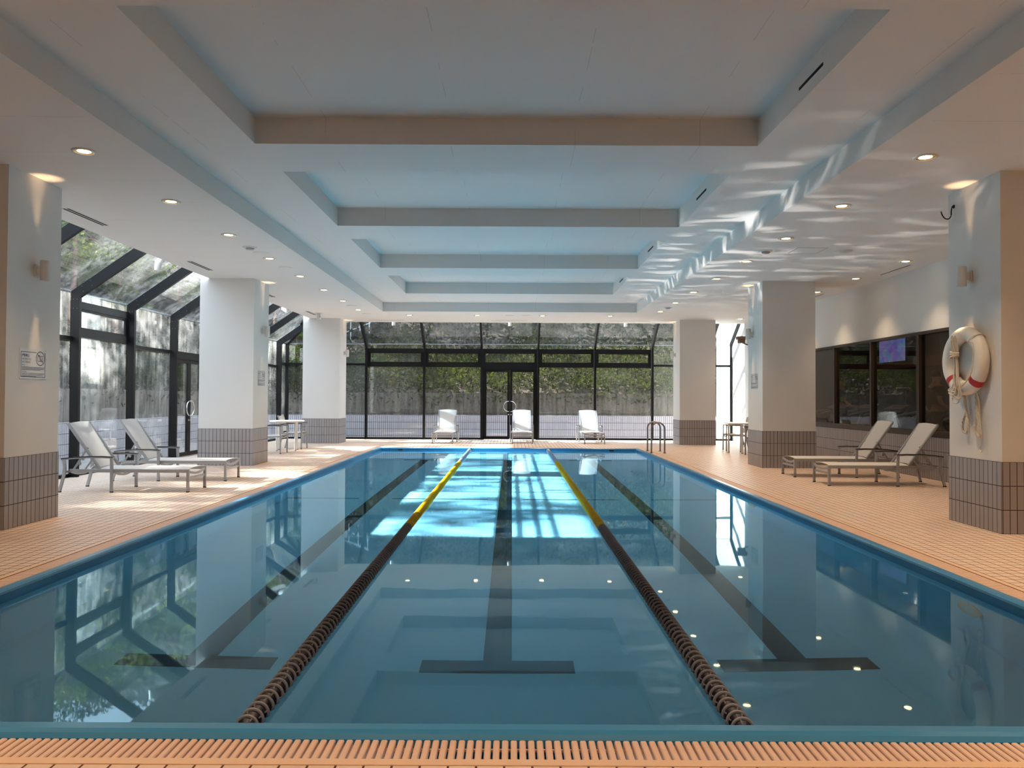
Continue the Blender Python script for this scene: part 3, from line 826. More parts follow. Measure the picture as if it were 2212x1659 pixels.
lane_rope(.955, 'floating lane rope right of the pool centre line, navy then yellow then pale')
for x, w in ((-2.9, 'leftmost of four, near the corner'), (-1.08, 'where the left lane rope ends'), (.955, 'where the right lane rope ends'), (2.62, 'rightmost of four, near the handrails')):
    b = MB(); b.rbox(x - .06, x + .06, PY1 - .014, PY1 + .006, -.055, -.012, .004)
    props(b.build('anchor_plate', M['poolline'], None, 0), 'dark anchor plate in the end coping, ' + w, 'anchor', 'dark anchor plates in the end coping')

# underwater lamps on the side walls
def pool_lamp(x, y, z, sg, label):
    T = thing('underwater_lamp', label, 'pool lamp', (x, y, z), group='round underwater lamps')
    Mx = Matrix.Rotation(sg * PI / 2, 4, 'Y')
    b = MB(); b.lathe([(.135, 0), (.14, .012), (.125, .02), (.112, .016)], 36, Mx); b.build('bezel', M['strip'], T, 40)
    b = MB(); b.lathe([(0, .02), (.06, .018), (.112, .012)], 36, Mx); b.build('lens', M['detector'], T, 40)
pool_lamp(PX1, 5.42, -.50, -1, 'round underwater lamp on the right pool wall, nearest the viewer')
pool_lamp(PX1, 10.3, -.45, -1, 'round underwater lamp on the right pool wall, further along')

# ------------------------------------------------------------------ ceiling fittings
def lamp(name, kind, loc, energy, color, rot=(0, 0, 0), size=1.2, blend=.6, rad=.04, parent=None):
    d = bpy.data.lights.new(name, kind); d.energy = energy; d.color = color
    if kind == 'SPOT': d.spot_size = size; d.spot_blend = blend; d.shadow_soft_size = rad
    o = bpy.data.objects.new(name, d); o.location = loc; o.rotation_euler = rot
    if parent: o.parent = parent
    return link(o)
WARM = (1.0, .73, .47)
DL_E = 82
def make_downlight():
    D = thing('downlight', 'x', 'ceiling light', group='recessed round ceiling lights')
    b = MB(); b.lathe([(.082, -.004), (.084, -.012), (.098, -.014), (.107, -.008), (.108, 0)], 32, None, False); b.build('trim_ring', M['detector'], D, 50)
    b = MB(); b.lathe([(.05, -.0035), (.084, -.011)], 32, None, False); b.build('reflector', M['reflector'], D, 50)
    b = MB(); b.lathe([(0, -.006), (.062, -.0055)], 24, None, False); b.build('lamp_disc', M['lamp'], D, 50)
    return D
ORD = ['first', 'second', 'third', 'fourth', 'fifth', 'sixth', 'seventh', 'eighth', 'ninth', 'tenth', 'eleventh', 'twelfth']
D0 = make_downlight(); first = True
def put_dl(x, y, label, e=DL_E):
    global first
    if first: o = D0; first = False; o.location = (x, y, C); o['label'] = label
    else: o = dup(D0, (x, y, C), 0, label)
    lamp('downlight_beam', 'SPOT', (x, y, C - .03), e, WARM, (0, 0, 0), math.radians(88), 1.0, .07)
for k in range(8): put_dl(-4.01, 7.08 + 1.82 * k, 'warm recessed downlight in the left ceiling row, %s from the viewer' % ORD[k], DL_E * .6)
for k in range(8): put_dl(3.89, 7.13 + 1.825 * k, 'warm recessed downlight in the right ceiling row beside the coffers, %s from the viewer' % ORD[k])
for k, x in enumerate((-2.84, -.96, .85, 2.72)): put_dl(x, 21.05, 'warm recessed downlight in the end ceiling row, %s from the left' % ORD[k])
for k in range(9): put_dl(6.49, 7.05 + 1.82 * k, 'warm recessed downlight in the outer right row above the gym windows, %s from the viewer' % ORD[k], DL_E * .55)
for x, yy, w in ((-4.01, (5.26, 3.44), 'left'), (3.89, (5.3, 3.48), 'right'), (6.49, (5.23,), 'outer right')):
    for j, y in enumerate(yy): put_dl(x, y, 'recessed downlight in the %s row above the viewer, %s forward' % (w, ORD[j]), DL_E * (1.3 if w != 'left' else .8))
for j, x in enumerate((-4.6, -2.84, -.96, .85, 2.72, 4.4)): put_dl(x, 1.95, 'recessed downlight in the front row above the viewer, %s from the left' % ORD[j], DL_E * 1.15)

def disc(name, label, cat, x, y, kind, grp):
    T = thing(name, label, cat, (x, y, C), group=grp)
    if kind == 'det':
        b = MB(); b.lathe([(.075, -.018), (.10, -.010), (.11, 0)], 28); b.build('base', M['detector'], T, 40)
        b = MB(); b.lathe([(0, -.045), (.045, -.044), (.06, -.036), (.066, -.018)], 28); b.build('sensor', M['alu'], T, 40)
    elif kind == 'vent':
        for q, (r0, r1, z) in enumerate(((0, .04, -.035), (.05, .085, -.022), (.095, .125, -.008))):
            b = MB(); b.lathe([(r0, z - .004), (r1, z), (r1 + .006, z + .006)], 28); b.build('vent_ring', M['detector'], T, 40)
    else:
        b = MB(); b.lathe([(0, -.010), (.09, -.010), (.118, -.006), (.12, 0)], 32); b.build('cover', M['detector'], T, 40)
G1, G2 = 'smoke detectors on the ceiling', 'round flush ceiling covers'
disc('smoke_detector', 'round grey-lensed detector in the left ceiling between downlights', 'detector', -4.015, 11.61, 'det', G1)
disc('smoke_detector', 'dark-lensed detector in the right ceiling row near the access panel', 'detector', 3.91, 11.70, 'det', G1)
disc('smoke_detector', 'small detector far along the right ceiling row', 'detector', 3.90, 19.0, 'det', G1)
disc('ceiling_vent', 'round ringed air diffuser on the right ceiling beside the access panel', 'vent', 5.10, 11.68, 'vent', None)
for x, y, w in ((-4.0, 12.06, 'in the left row just beyond the detector'), (-4.02, 13.43, 'in the left row before the fifth downlight'), (-4.0, 18.94, 'in the left row before the last downlight'),
                (-3.98, 20.81, 'in the left row past the last downlight'), (3.86, 12.09, 'in the right row beside the dark detector'), (3.88, 20.81, 'in the right row past the last downlight'),
                (-.063, 21.1, 'in the end row, left of a pair near the middle'), (.397, 20.97, 'in the end row, right of a pair near the middle')):
    disc('speaker_cover', 'flat round white cover ' + w, 'ceiling speaker', x, y, 'disc', G2)
# access panel
T = thing('access_panel', 'square access panel outlined on the right ceiling', 'panel', (4.54, 11.66, C))
b = MB(); s_ = .225
for q in ((-s_, s_, -s_, -s_ + .01), (-s_, s_, s_ - .01, s_), (-s_, -s_ + .01, -s_ + .01, s_ - .01), (s_ - .01, s_, -s_ + .01, s_ - .01)): b.box(*q, -.003, .001)
b.build('frame', M['alu'], T, 0)
b = MB(); b.box(-s_ + .012, s_ - .012, -s_ + .012, s_ - .012, -.002, .001); b.build('lid', M['ceiling'], T, 0)
# linear slots
def slot(x0, x1, y0, y1, label, n=1):
    T = thing('linear_vent', label, 'air vent', ((x0 + x1) / 2, (y0 + y1) / 2, C), group='long dark slots in the ceiling')
    b = MB(); hx, hy = (x1 - x0) / 2, (y1 - y0) / 2; b.box(-hx, hx, -hy, hy, -.003, .001); b.build('frame', M['detector'], T, 0)
    b = MB(); L = hx < hy; wid = hx if L else hy
    for k in range(n):
        c = 0 if n == 1 else (-.5 + k) * wid
        w = wid * .55 / n
        if L: b.box(c - w, c + w, -hy + .01, hy - .01, -.0045, -.003)
        else: b.box(-hx + .01, hx - .01, c - w, c + w, -.0045, -.003)
    b.build('slot', M['slot'], T, 0)
for k, (a, c) in enumerate(((9.25, 10.18), (12.83, 13.76), (16.5, 17.42), (20.2, 21.1))): slot(-5.51, -5.41, a, c, 'double-slotted vent in the left ceiling edge, %s from the viewer' % ORD[k], 2)
for k, (a, c) in enumerate(((12.85, 13.91), (16.45, 17.4))): slot(6.73, 6.77, a, c, 'single dark slot in the ceiling above the gym windows, %s' % ('nearer the viewer' if k == 0 else 'beside the second column'))
for x0, x1, w in ((-4.25, -3.17, 'left'), (-.62, .47, 'middle'), (2.92, 4.09, 'right')): slot(x0, x1, 22.43, 22.47, 'thin slot in the end ceiling edge, %s one of three' % w)
# spotlights hanging at the glazed edge
def spot(x, y, z, tilt, label, axis='Y', ln=.17, r=.052):
    T = thing('spotlight', label, 'spotlight', (x, y, z), group='white cylinder spotlights at the ceiling edge')
    Mx = Matrix.Rotation(tilt, 4, axis)
    b = MB(); b.lathe([(r * .92, 0), (r, -.006), (r, -ln), (r - .008, -ln)], 24, Mx); b.build('body', M['whitepaint'], T, 50)
    b = MB(); b.lathe([(0, -ln + .004), (r - .009, -ln + .004)], 24, Mx, False); b.build('lens', M['sconce_glow'], T, 0)
    b = MB(); b.box(-.02, .09, -.02, .02, -.03, .035); b.build('bracket', M['whitepaint'], T, 0)
spot(-5.93, 12.72, C - .01, 0.05, 'white cylinder spotlight hanging over the left loungers')
spot(-5.97, 19.75, C + .02, -.95, 'white cylinder spotlight tilted into the room between the left columns')
for x, w in ((-3.60, 'left'), (-.06, 'middle'), (3.46, 'right')): spot(x, CEY + .07, C + .035, 0, 'white cylinder spotlight above the end glazing, %s of three' % w, 'X', .13, .05)
T = thing('emergency_light', 'white box lamp on a round plate near the far left column', 'emergency light', (-5.24, 20.64, C))
b = MB(); b.lathe([(.10, -.012), (.11, 0)], 24); b.build('plate', M['detector'], T, 40)
b = MB(); b.rbox(-.05, .05, -.05, .05, -.17, -.012, .008); b.build('housing', M['whitepaint'], T, 0)
b = MB(); b.lathe([(.03, 0), (.03, .02)], 14, Matrix.Translation((.03, -.05, -.10)) @ Matrix.Rotation(PI / 2, 4, 'X')); b.build('lens', M['chrome'], T, 40)

# wall lights on the columns
def sconce(x, y, sg, label):
    T = thing('wall_light', label, 'wall light', (x, y, 2.632), group='white cylinder up-and-down wall lights')
    b = MB(); b.rbox(0 if sg > 0 else -.016, .016 if sg > 0 else 0, -.042, .042, -.062, .062, .004); b.build('back_plate', M['detector'], T, 0)
    b = MB(); b.rbox(*sorted((sg * .012, sg * .06)), -.022, .022, -.04, .04, .003); b.build('arm', M['whitepaint'], T, 0)
    Mx = Matrix.Translation((sg * .095, 0, 0))
    b = MB(); b.lathe([(.040, -.10), (.047, -.107), (.050, -.104), (.050, .104), (.047, .107), (.040, .10)], 28, Mx); b.build('shade', M['whitepaint'], T, 50)
    b = MB(); b.lathe([(0, .098), (.041, .098)], 20, Mx, False); b.lathe([(0, -.098), (.041, -.098)], 20, Mx, False); b.build('lamp', M['sconce_glow'], T, 0)
    for d, r in ((1, PI), (-1, 0)):
        o = lamp('wall_light_beam', 'SPOT', (x + sg * .078, y, 2.632 + d * .112), 22, (1, .64, .34), (r, 0, 0), math.radians(26), 1.0, .02)
sconce(-4.99, 7.96, 1, 'white wall light on the nearest left column'); sconce(-4.985, 15.2, 1, 'white wall light on the second left column'); sconce(-4.975, 22.55, 1, 'white wall light on the farthest left column')
sconce(4.862, 8.05, -1, 'white wall light above the life ring'); sconce(4.852, 15.3, -1, 'white wall light on the second right column'); sconce(4.865, 22.6, -1, 'white wall light on the farthest right column')

# ------------------------------------------------------------------ notices
def text_mesh(s, size, bold=False):
    cu = bpy.data.curves.new('t', 'FONT'); cu.body = s; cu.size = size; cu.extrude = 0
    if bold: cu.offset = size * .022
    o = bpy.data.objects.new('t', cu); COL.objects.link(o)
    bpy.context.view_layer.update()
    dg = bpy.context.evaluated_depsgraph_get(); me = bpy.data.meshes.new_from_object(o.evaluated_get(dg))
    vs = [tuple(v.co) for v in me.vertices]; fs = [tuple(p.vertices) for p in me.polygons]
    bpy.data.objects.remove(o); bpy.data.curves.remove(cu); bpy.data.meshes.remove(me)
    return vs, fs
def notice(x, y, z, sg, label):
    """landscape sheet .44 x .30, drawn in its own x-y plane then stood against the column"""
    T = thing('notice', label, 'sign', (x, y, z), sg * HP, group='laminated no-photo notices')
    R = Matrix.Rotation(HP, 4, 'X')
    def put(mb, nm, m): 
        mb.v = [tuple(R @ Vector(v)) for v in mb.v]; return mb.build(nm, M[m], T, 0)
    W, H = .44, .31
    b = MB(); b.box(-W / 2, W / 2, -H / 2, H / 2, .001, .0035); put(b, 'sheet', 'paper')
    b = MB(); w, e = .006, .018; zz = .0042
    def bar(x0, x1, y0, y1): b.box(x0, x1, y0, y1, .0034, zz)
    xl, xr, yt, yb2 = -W / 2 + e, W / 2 - e, H / 2 - e - .012, -H / 2 + e
    bar(xl, xl + w, yb2, yt); bar(xr - w, xr, yb2, yt); bar(xl + w, xr - w, yb2, yb2 + w); bar(xl + w, .05, yt - w, yt); bar(.185, xr - w, yt - w, yt)
    put(b, 'border', 'ink')
    b = MB()
    for s, sz, px, py, bo in (('撮影禁止', .030, -.185, .075, True), ('NO PHOTOS', .026, -.185, .040, False), ('NO VIDEOS', .026, -.185, .009, False), ('お客様へ', .015, -.185, -.018, True), ('Dear Guests', .014, -.185, -.083, True)):
        vs, fs = text_mesh(s, sz, bo); b.add([(v[0] + px, v[1] + py, .0043) for v in vs], fs)
    rr = random.Random(5)
    for row, (yy, x1, h) in enumerate(((-.034, .19, .006), (-.047, .18, .006), (-.060, .12, .006), (-.096, .185, .004), (-.107, .18, .004), (-.118, .16, .004), (-.129, .05, .004))):
        xx = -.185
        while xx < x1:
            l = rr.uniform(.008, .03); b.box(xx, min(xx + l, x1), yy - h / 2, yy + h / 2, .0034, .0042); xx += l + .004
    put(b, 'lettering', 'ink')
    b = MB(); cx, cy, r = .118, .062, .072
    b.torus(r, .0035, 40, 6, Matrix.Translation((cx, cy, .004)) @ Matrix.Diagonal((1, 1, .3, 1)))
    dx = r * math.cos(PI / 4); b.bar((cx - dx, cy + dx, .0042), (cx + dx, cy - dx, .0042), .005, .001, (0, 0, 1))
    for q in ((cx - .045, cx + .045, cy + .024, cy + .030), (cx - .045, cx + .045, cy - .030, cy - .025), (cx - .045, cx - .040, cy - .025, cy + .024), (cx + .040, cx + .045, cy - .025, cy + .024), (cx - .03, cx - .01, cy + .030, cy + .036)): b.box(*q, .0034, .0042)
    b.torus(.018, .0025, 24, 6, Matrix.Translation((cx + .006, cy - .002, .004)) @ Matrix.Diagonal((1, 1, .3, 1)))
    put(b, 'camera_symbol', 'ink')
notice(-4.99, 7.93, 1.652, 1, 'laminated no-photo notice on the nearest left column'); notice(-4.985, 15.15, 1.695, 1, 'laminated no-photo notice on the second left column')
notice(4.852, 15.2, 1.685, -1, 'laminated no-photo notice on the second right column')

# ------------------------------------------------------------------ life ring, rescue rope, hook
RYC, RZC, RXC = 8.025, 1.735, 4.862 - .075
T = thing('life_ring', 'white life ring with red bands hung on the nearest right column', 'life ring', (RXC, RYC, RZC))
Mx = Matrix.Rotation(HP, 4, 'Y')
b = MB(); b.torus(.285, .078, 56, 18, Mx @ Matrix.Diagonal((1, 1, .88, 1))); b.build('ring', M['ringwhite'], T, 80)
for a in (.78, -.78):     # red bands low on either side (angle measured from straight down)
    b = MB(); b.torus(.285, .0795, 6, 18, Mx @ Matrix.Diagonal((1, 1, .885, 1)), a - .11, a + .11); b.build('red_band', M['ringred'], T, 80)
gp = []
for a0 in (0, HP, PI, 3 * HP):
    pass
b = MB(); pts = [(-.08, -.22, .19), (-.088, -.27, .17), (-.09, -.285, .08), (-.088, -.27, -.06), (-.086, -.23, -.15), (-.088, -.14, -.235), (-.09, -.05, -.27), (-.086, .03, -.20), (-.082, .07, -.10)]
def smooth_pts(p, n=5):
    P = [Vector(q) for q in p]; P = [P[0]] + P + [P[-1]]; out = []
    for i in range(1, len(P) - 2):
        for k in range(n):
            t = k / n; a, b_, c, d = P[i - 1:i + 3]
            out.append(.5 * ((2 * b_) + (c - a) * t + (2 * a - 5 * b_ + 4 * c - d) * t * t + (3 * b_ - a - 3 * c + d) * t ** 3))
    return out + [P[-2]]
b.tube(smooth_pts(pts), .006, 7); b.torus(.084, .005, 24, 6, Matrix.Translation((0, -.20, .205)) @ Matrix.Rotation(.78, 4, 'X') @ Matrix.Rotation(HP, 4, 'X') @ Matrix.Diagonal((1, 1, 1, 1)))
b.build('grab_line', M['rope'], T, 80)
# bundle of thin line hung over the ring
T = thing('rescue_rope', 'knotted bundle of white line hanging through the life ring', 'rope', (RXC - .095, RYC + .01, RZC))
b = MB()
for k in range(9):
    a = rng.uniform(-1, 1); dx = rng.uniform(-.012, .012); w = .03 + .03 * rng.random(); zb = -.36 - rng.uniform(-.09, .06)
    top = .245 + rng.uniform(-.03, .03)
    pts = [(dx, -.02 + .02 * a, .10), (dx - .02, .03 * a, top), (dx - .01, .025 * a + .03, .16), (dx, .018 * a, .05), (dx - .008, .03 * a - .02, -.1), (dx, .05 * a, -.25), (dx - .01, .06 * a + w, zb), (dx, .06 * a - w, zb - .01), (dx - .01, .045 * a - .03, -.2), (dx, .02 * a - .01, .0), (dx, .01 * a, .07)]
    b.tube(smooth_pts(pts, 6), .0058, 6)
b.build('coils', M['rope'], T, 80)
b = MB()
for k in range(3): b.torus(.045, .0095, 20, 8, Matrix.Translation((-.012, 0, .045 + .024 * k)) @ Matrix.Rotation(.25 * (k - 1), 4, 'X') @ Matrix.Diagonal((.8, 1, 1, 1)))
b.build('knot', M['rope'], T, 80)
# thick rope loops
T = thing('heavy_rope', 'thick twisted rope hanging in two loops below the life ring', 'rope', (4.862 - .03, RYC, RZC))
def twisted(pts, r, tw=26):
    P = smooth_pts(pts, 8); mb = MB(); n = len(P)
    for s in range(3):
        q = []
        for i, p in enumerate(P):
            t = (P[min(i + 1, n - 1)] - P[max(i - 1, 0)]).normalized(); sd = t.cross(Vector((1, 0, 0))).normalized(); u = sd.cross(t)
            a = 2 * PI * s / 3 + i * .75; q.append(p + sd * (r * .55 * math.cos(a)) + u * (r * .55 * math.sin(a)))
        mb.tube(q, r * .62, 6)
    return mb
twisted([(0, .10, -.36), (-.005, .06, -.48), (-.005, .045, -.55), (-.005, .02, -.66), (-.005, .035, -.745), (-.005, .085, -.76), (-.005, .125, -.72), (-.005, .105, -.62), (-.005, .055, -.53), (-.01, .07, -.42), (0, .115, -.34)], .013).build('rope_loop', M['rope'], T, 80)
twisted([(0, -.115, -.35), (-.005, -.12, -.48), (-.005, -.12, -.60), (-.005, -.10, -.70), (-.005, -.125, -.765), (-.005, -.165, -.79), (-.005, -.19, -.77), (-.005, -.165, -.66), (-.005, -.14, -.5), (0, -.13, -.36)], .013).build('rope_loop', M['rope'], T, 80)
b = MB(); b.tube(smooth_pts([(-.07, -.17, -.24), (-.03, -.20, -.40), (-.01, -.185, -.6), (-.01, -.215, -.78), (-.01, -.20, -.88), (-.01, -.175, -.91), (-.01, -.20, -.945), (-.01, -.225, -.92)]), .005, 6); b.build('loose_line', M['rope'], T, 80)
T = thing('wall_hook', 'dark J-shaped hook high on the nearest right column', 'hook', (4.862, 8.345, 3.40))
b = MB(); b.lathe([(.022, 0), (.02, .006)], 12, Matrix.Translation((0, 0, .055)) @ Matrix.Rotation(-HP, 4, 'Y')); b.build('plate', M['hookmetal'], T, 0)
b = MB(); b.tube(smooth_pts([(0, 0, .055), (-.02, 0, .05), (-.028, 0, .0), (-.032, .0, -.05), (-.06, .0, -.082), (-.10, 0, -.075), (-.13, 0, -.035), (-.14, 0, .0)]), .007, 8); b.build('hook_bar', M['hookmetal'], T, 60)
# ------------------------------------------------------------------ gym behind the right wall
b = MB(); gx0, gx1, gy0, gy1 = RX + .12, 11.6, 8.0, 26.0
b.quad((gx0, gy0, 0), (gx1, gy0, 0), (gx1, gy1, 0), (gx0, gy1, 0))
struct('gym_floor', b, M['gymfloor'], 'dark carpet in the gym beyond the windows', 'floor')
b = MB()
b.quad((gx1, gy0, 0), (gx1, gy1, 0), (gx1, gy1, 3.2), (gx1, gy0, 3.2)); b.quad((gx0, gy0, 0), (gx1, gy0, 0), (gx1, gy0, 3.2), (gx0, gy0, 3.2)); b.quad((gx0, gy1, 0), (gx1, gy1, 0), (gx1, gy1, 3.2), (gx0, gy1, 3.2))
b.quad((gx0, gy0, 3.2), (gx1, gy0, 3.2), (gx1, gy1, 3.2), (gx0, gy1, 3.2))
struct('gym_wall', b, M['gymdark'], 'dark gym walls and ceiling beyond the windows', 'wall')
b = MB(); b.box(gx1 - .12, gx1, gy0, gy1, 2.28, 2.55)
struct('gym_beam', b, M['gymred'], 'reddish beam across the far gym wall', 'beam')
T = thing('television', 'blue-lit television hung high in the gym behind the window', 'television', (9.6, 19.2, 2.66))
b = MB(); b.rbox(0, .05, -.68, .68, -.40, .40, .006); b.build('housing', M['machinedark'], T, 0)
b = MB(); b.box(-.004, .0, -.65, .65, -.37, .37); b.build('screen', M['tv'], T, 0)
b = MB(); b.tube([(.03, 0, .38), (.03, 0, .54)], .02, 8); b.build('ceiling_pole', M['machinedark'], T, 40)
def treadmill(x, y, label, lit):
    T = thing('treadmill', label, 'treadmill', (x, y, 0), group='treadmills in the gym')
    b = MB(); b.rbox(-1.1, .75, -.40, .40, .03, .17, .03); b.build('deck', M['machine'], T, 0)
    b = MB(); b.box(-1.05, .45, -.26, .26, .17, .178); b.build('belt', M['machinedark'], T, 0)
    b = MB(); b.rbox(.40, .80, -.30, .30, .17, .30, .04); b.build('motor_cover', M['machine'], T, 0)
    for s in (1, -1):
        b = MB(); b.barpath([(.55, s * .37, .15), (.50, s * .36, .7), (.62, s * .34, 1.15)], .05, .09, (0, 1, 0)); b.build('upright', M['machine'], T, 40)
        b = MB(); b.tube(smooth_pts([(.55, s * .36, 1.08), (.35, s * .37, 1.04), (.05, s * .37, .98), (-.08, s * .37, .93)]), .026, 8); b.build('handrail', M['machine'], T, 60)
    b = MB(); b.sweep([(.46, 0, 1.08), (.70, 0, 1.18)], [(-.40, -.035), (.40, -.035), (.40, .035), (-.40, .035)]); con = b.build('console', M['machine'], T, 0)
    b = MB(); b.rbox(.66, .72, -.27, .27, 1.22, 1.62, .02); b.build('screen_housing', M['machinedark'], T, 0)
    b = MB(); b.box(.654, .660, -.22, .22, 1.30, 1.58); b.build('screen', M['screen'] if lit else M['machinedark'], T, 0)
for k, (y, lit) in enumerate(((15.3, False), (16.5, True), (18.0, False), (19.5, False), (21.3, True))):
    treadmill(8.55, y, 'treadmill behind the gym glass, %s from the viewer, screen %s' % (ORD[k], 'lit' if lit else 'dark'), lit)

def skin_mesh(joints, bones, sub=2):
    me = bpy.data.meshes.new('s'); me.from_pydata([j[:3] for j in joints], bones, []); me.update()
    o = bpy.data.objects.new('s', me); COL.objects.link(o)
    md = o.modifiers.new('Skin', 'SKIN'); md.use_smooth_shade = True
    for i, j in enumerate(joints):
        sv = me.skin_vertices[0].data[i]; sv.radius = (j[3], j[4] if len(j) > 4 else j[3]); sv.use_root = (i == 0)
    sb = o.modifiers.new('Sub', 'SUBSURF'); sb.levels = sb.render_levels = sub
    bpy.context.view_layer.update()
    m2 = bpy.data.meshes.new_from_object(o.evaluated_get(bpy.context.evaluated_depsgraph_get()))
    bpy.data.objects.remove(o); bpy.data.meshes.remove(me); return m2
def person(x, y, z, rz, label, stride):
    """a person walking on a treadmill, seen from behind; faces local +x"""
    T = thing('person', label, 'person', (x, y, z), rz)
    s = stride
    J = [(0, 0, .93, .15, .12), (0, 0, 1.10, .135, .11), (.01, 0, 1.30, .16, .11), (.01, 0, 1.42, .10, .08), (.03, 0, 1.50, .055), (.05, 0, 1.58, .085, .095), (.055, 0, 1.66, .085, .095), (.05, 0, 1.72, .05)]
    B = [(0, 1), (1, 2), (2, 3), (3, 4), (4, 5), (5, 6), (6, 7)]
    for sg in (1, -1):
        n0 = len(J); d = s * sg
        J += [(.01, sg * .17, 1.40, .06), (.0 + .02 * d, sg * .215, 1.14, .045), (.17 + .05 * d, sg * .20, .98, .036), (.27 + .05 * d, sg * .19, .99, .028), (.335 + .05 * d, sg * .185, .985, .020)]
        B += [(3, n0), (n0, n0 + 1), (n0 + 1, n0 + 2), (n0 + 2, n0 + 3), (n0 + 3, n0 + 4)]
        for f, (dy, l) in enumerate(((-.03, .075), (-.01, .09), (.01, .085), (.03, .07))):
            k = len(J); J += [(.36 + .05 * d, sg * .185 + dy, .985, .009), (.36 + l * .55 + .05 * d, sg * .185 + dy * 1.1, .975, .008), (.36 + l * .75 + .05 * d, sg * .185 + dy * 1.1, .945, .007)]
            B += [(n0 + 4, k), (k, k + 1), (k + 1, k + 2)]
        k = len(J); J += [(.31 + .05 * d, sg * .185 - sg * .04, .975, .010), (.345 + .05 * d, sg * .185 - sg * .055, .96, .008)]; B += [(n0 + 3, k), (k, k + 1)]
        n1 = len(J)
        J += [(.0, sg * .095, .86, .095), (.12 * d + .03, sg * .10, .50, .062), (.17 * d - .03, sg * .10, .36, .058), (.20 * d - .06, sg * .10, .10, .038), (.20 * d - .05, sg * .10, .05, .042), (.20 * d + .10, sg * .105, .035, .035)]
        B += [(0, n1)] + [(n1 + q, n1 + q + 1) for q in range(5)]
    me = skin_mesh(J, B); finish(me, M['skin'], 0)
    for p in me.polygons: p.use_smooth = True
    o = link(bpy.data.objects.new('body', me)); o.parent = T
    # head details
    hd = MB(); Mh = Matrix.Translation((.055, 0, 1.625)) @ Matrix.Diagonal((.102, .08, .125, 1))
    hd.lathe([(0, -1)] + [(math.cos(a), math.sin(a)) for a in np.linspace(-1.4, 1.4, 11)] + [(0, 1)], 20, Mh)
    for sg in (1, -1): hd.lathe([(0, -.5), (.5, -.3), (.5, .3), (0, .5)], 8, Matrix.Translation((.05, sg * .082, 1.615)) @ Matrix.Diagonal((.03, .012, .045, 1)))
    hd.lathe([(0, -.5), (.6, -.4), (.3, .3), (0, .5)], 8, Matrix.Translation((.158, 0, 1.61)) @ Matrix.Diagonal((.022, .018, .045, 1)))
    hd.build('head', M['skin'], T, 60)
    hr = MB(); hr.lathe([(1.0, -.15)] + [(math.cos(a), math.sin(a)) for a in np.linspace(0.0, 1.45, 8)] + [(0, 1)], 20, Matrix.Translation((.035, 0, 1.635)) @ Matrix.Diagonal((.104, .088, .128, 1))); hr.build('hair', M['hair'], T, 60)
    fc = MB()
    for sg in (1, -1): fc.box(.148, .156, sg * .03 - .011, sg * .03 + .011, 1.625, 1.633)
    fc.box(.150, .157, -.022, .022, 1.568, 1.574); fc.build('eyes_and_mouth', M['hair'], T, 0)
    SJ = [(0, 0, .90, .165, .13), (0, 0, 1.10, .155, .128), (.01, 0, 1.30, .178, .125), (.01, 0, 1.41, .125, .095)]; SB = [(0, 1), (1, 2), (2, 3)]
    for sg in (1, -1): k = len(SJ); SJ += [(.01, sg * .17, 1.40, .078), (.0 + .01 * s * sg, sg * .212, 1.20, .066)]; SB += [(3, k), (k, k + 1)]
    m2 = skin_mesh(SJ, SB); finish(m2, M['shirt'], 0)
    for p in m2.polygons: p.use_smooth = True
    o = link(bpy.data.objects.new('shirt', m2)); o.parent = T
    PJ = [(0, 0, .93, .158, .13)]; PB = []
    for sg in (1, -1): k = len(PJ); PJ += [(.0, sg * .095, .84, .112), (.12 * s * sg + .03, sg * .10, .56, .090)]; PB += [(0, k), (k, k + 1)]
    m3 = skin_mesh(PJ, PB); finish(m3, M['shorts'], 0)
    for p in m3.polygons: p.use_smooth = True
    o = link(bpy.data.objects.new('shorts', m3)); o.parent = T
    for sg in (1, -1):
        b = MB(); ax = .20 * s * sg; b.rbox(ax - .13, ax + .16, sg * .10 - .045, sg * .10 + .045, 0, .075, .025); b.build('shoe', M['machinedark'], T, 0)
person(8.5, 15.3, .178, 0, 'person in dark shirt and shorts on the nearest treadmill, seen from behind', .9)
person(8.4, 19.5, .178, 0, 'person in dark clothing on a treadmill deeper in the gym', -.8)
for y in (13, 17, 21): lamp('gym_lamp', 'POINT', (9.0, y, 3.05), 9, (1, .66, .36), rad=.12)

# wall lantern at the far right
T = thing('wall_lantern', 'small brown lantern high on the bright far right wall', 'lantern', (RX - .001, 22.72, 3.03))
b = MB(); b.box(-.28, -.10, -.085, .085, -.03, .08); b.build('body', M['lantern'], T, 0)
b = MB(); b.prism([(-.12, .17), (.12, .17), (.0, .17)][:2] + [(.12, .08), (-.12, .08)], 0, -.32, -.06); b.add([(-.34, -.14, .08), (-.04, -.14, .08), (-.04, .14, .08), (-.34, .14, .08), (-.19, 0, .19)], [(0, 1, 2, 3), (0, 1, 4), (1, 2, 4), (2, 3, 4), (3, 0, 4)]); b.build('roof', M['lantern'], T, 0)
b = MB(); b.bar((-.19, 0, -.01), (0, 0, -.08), .03, .03); b.build('bracket', M['hookmetal'], T, 0)

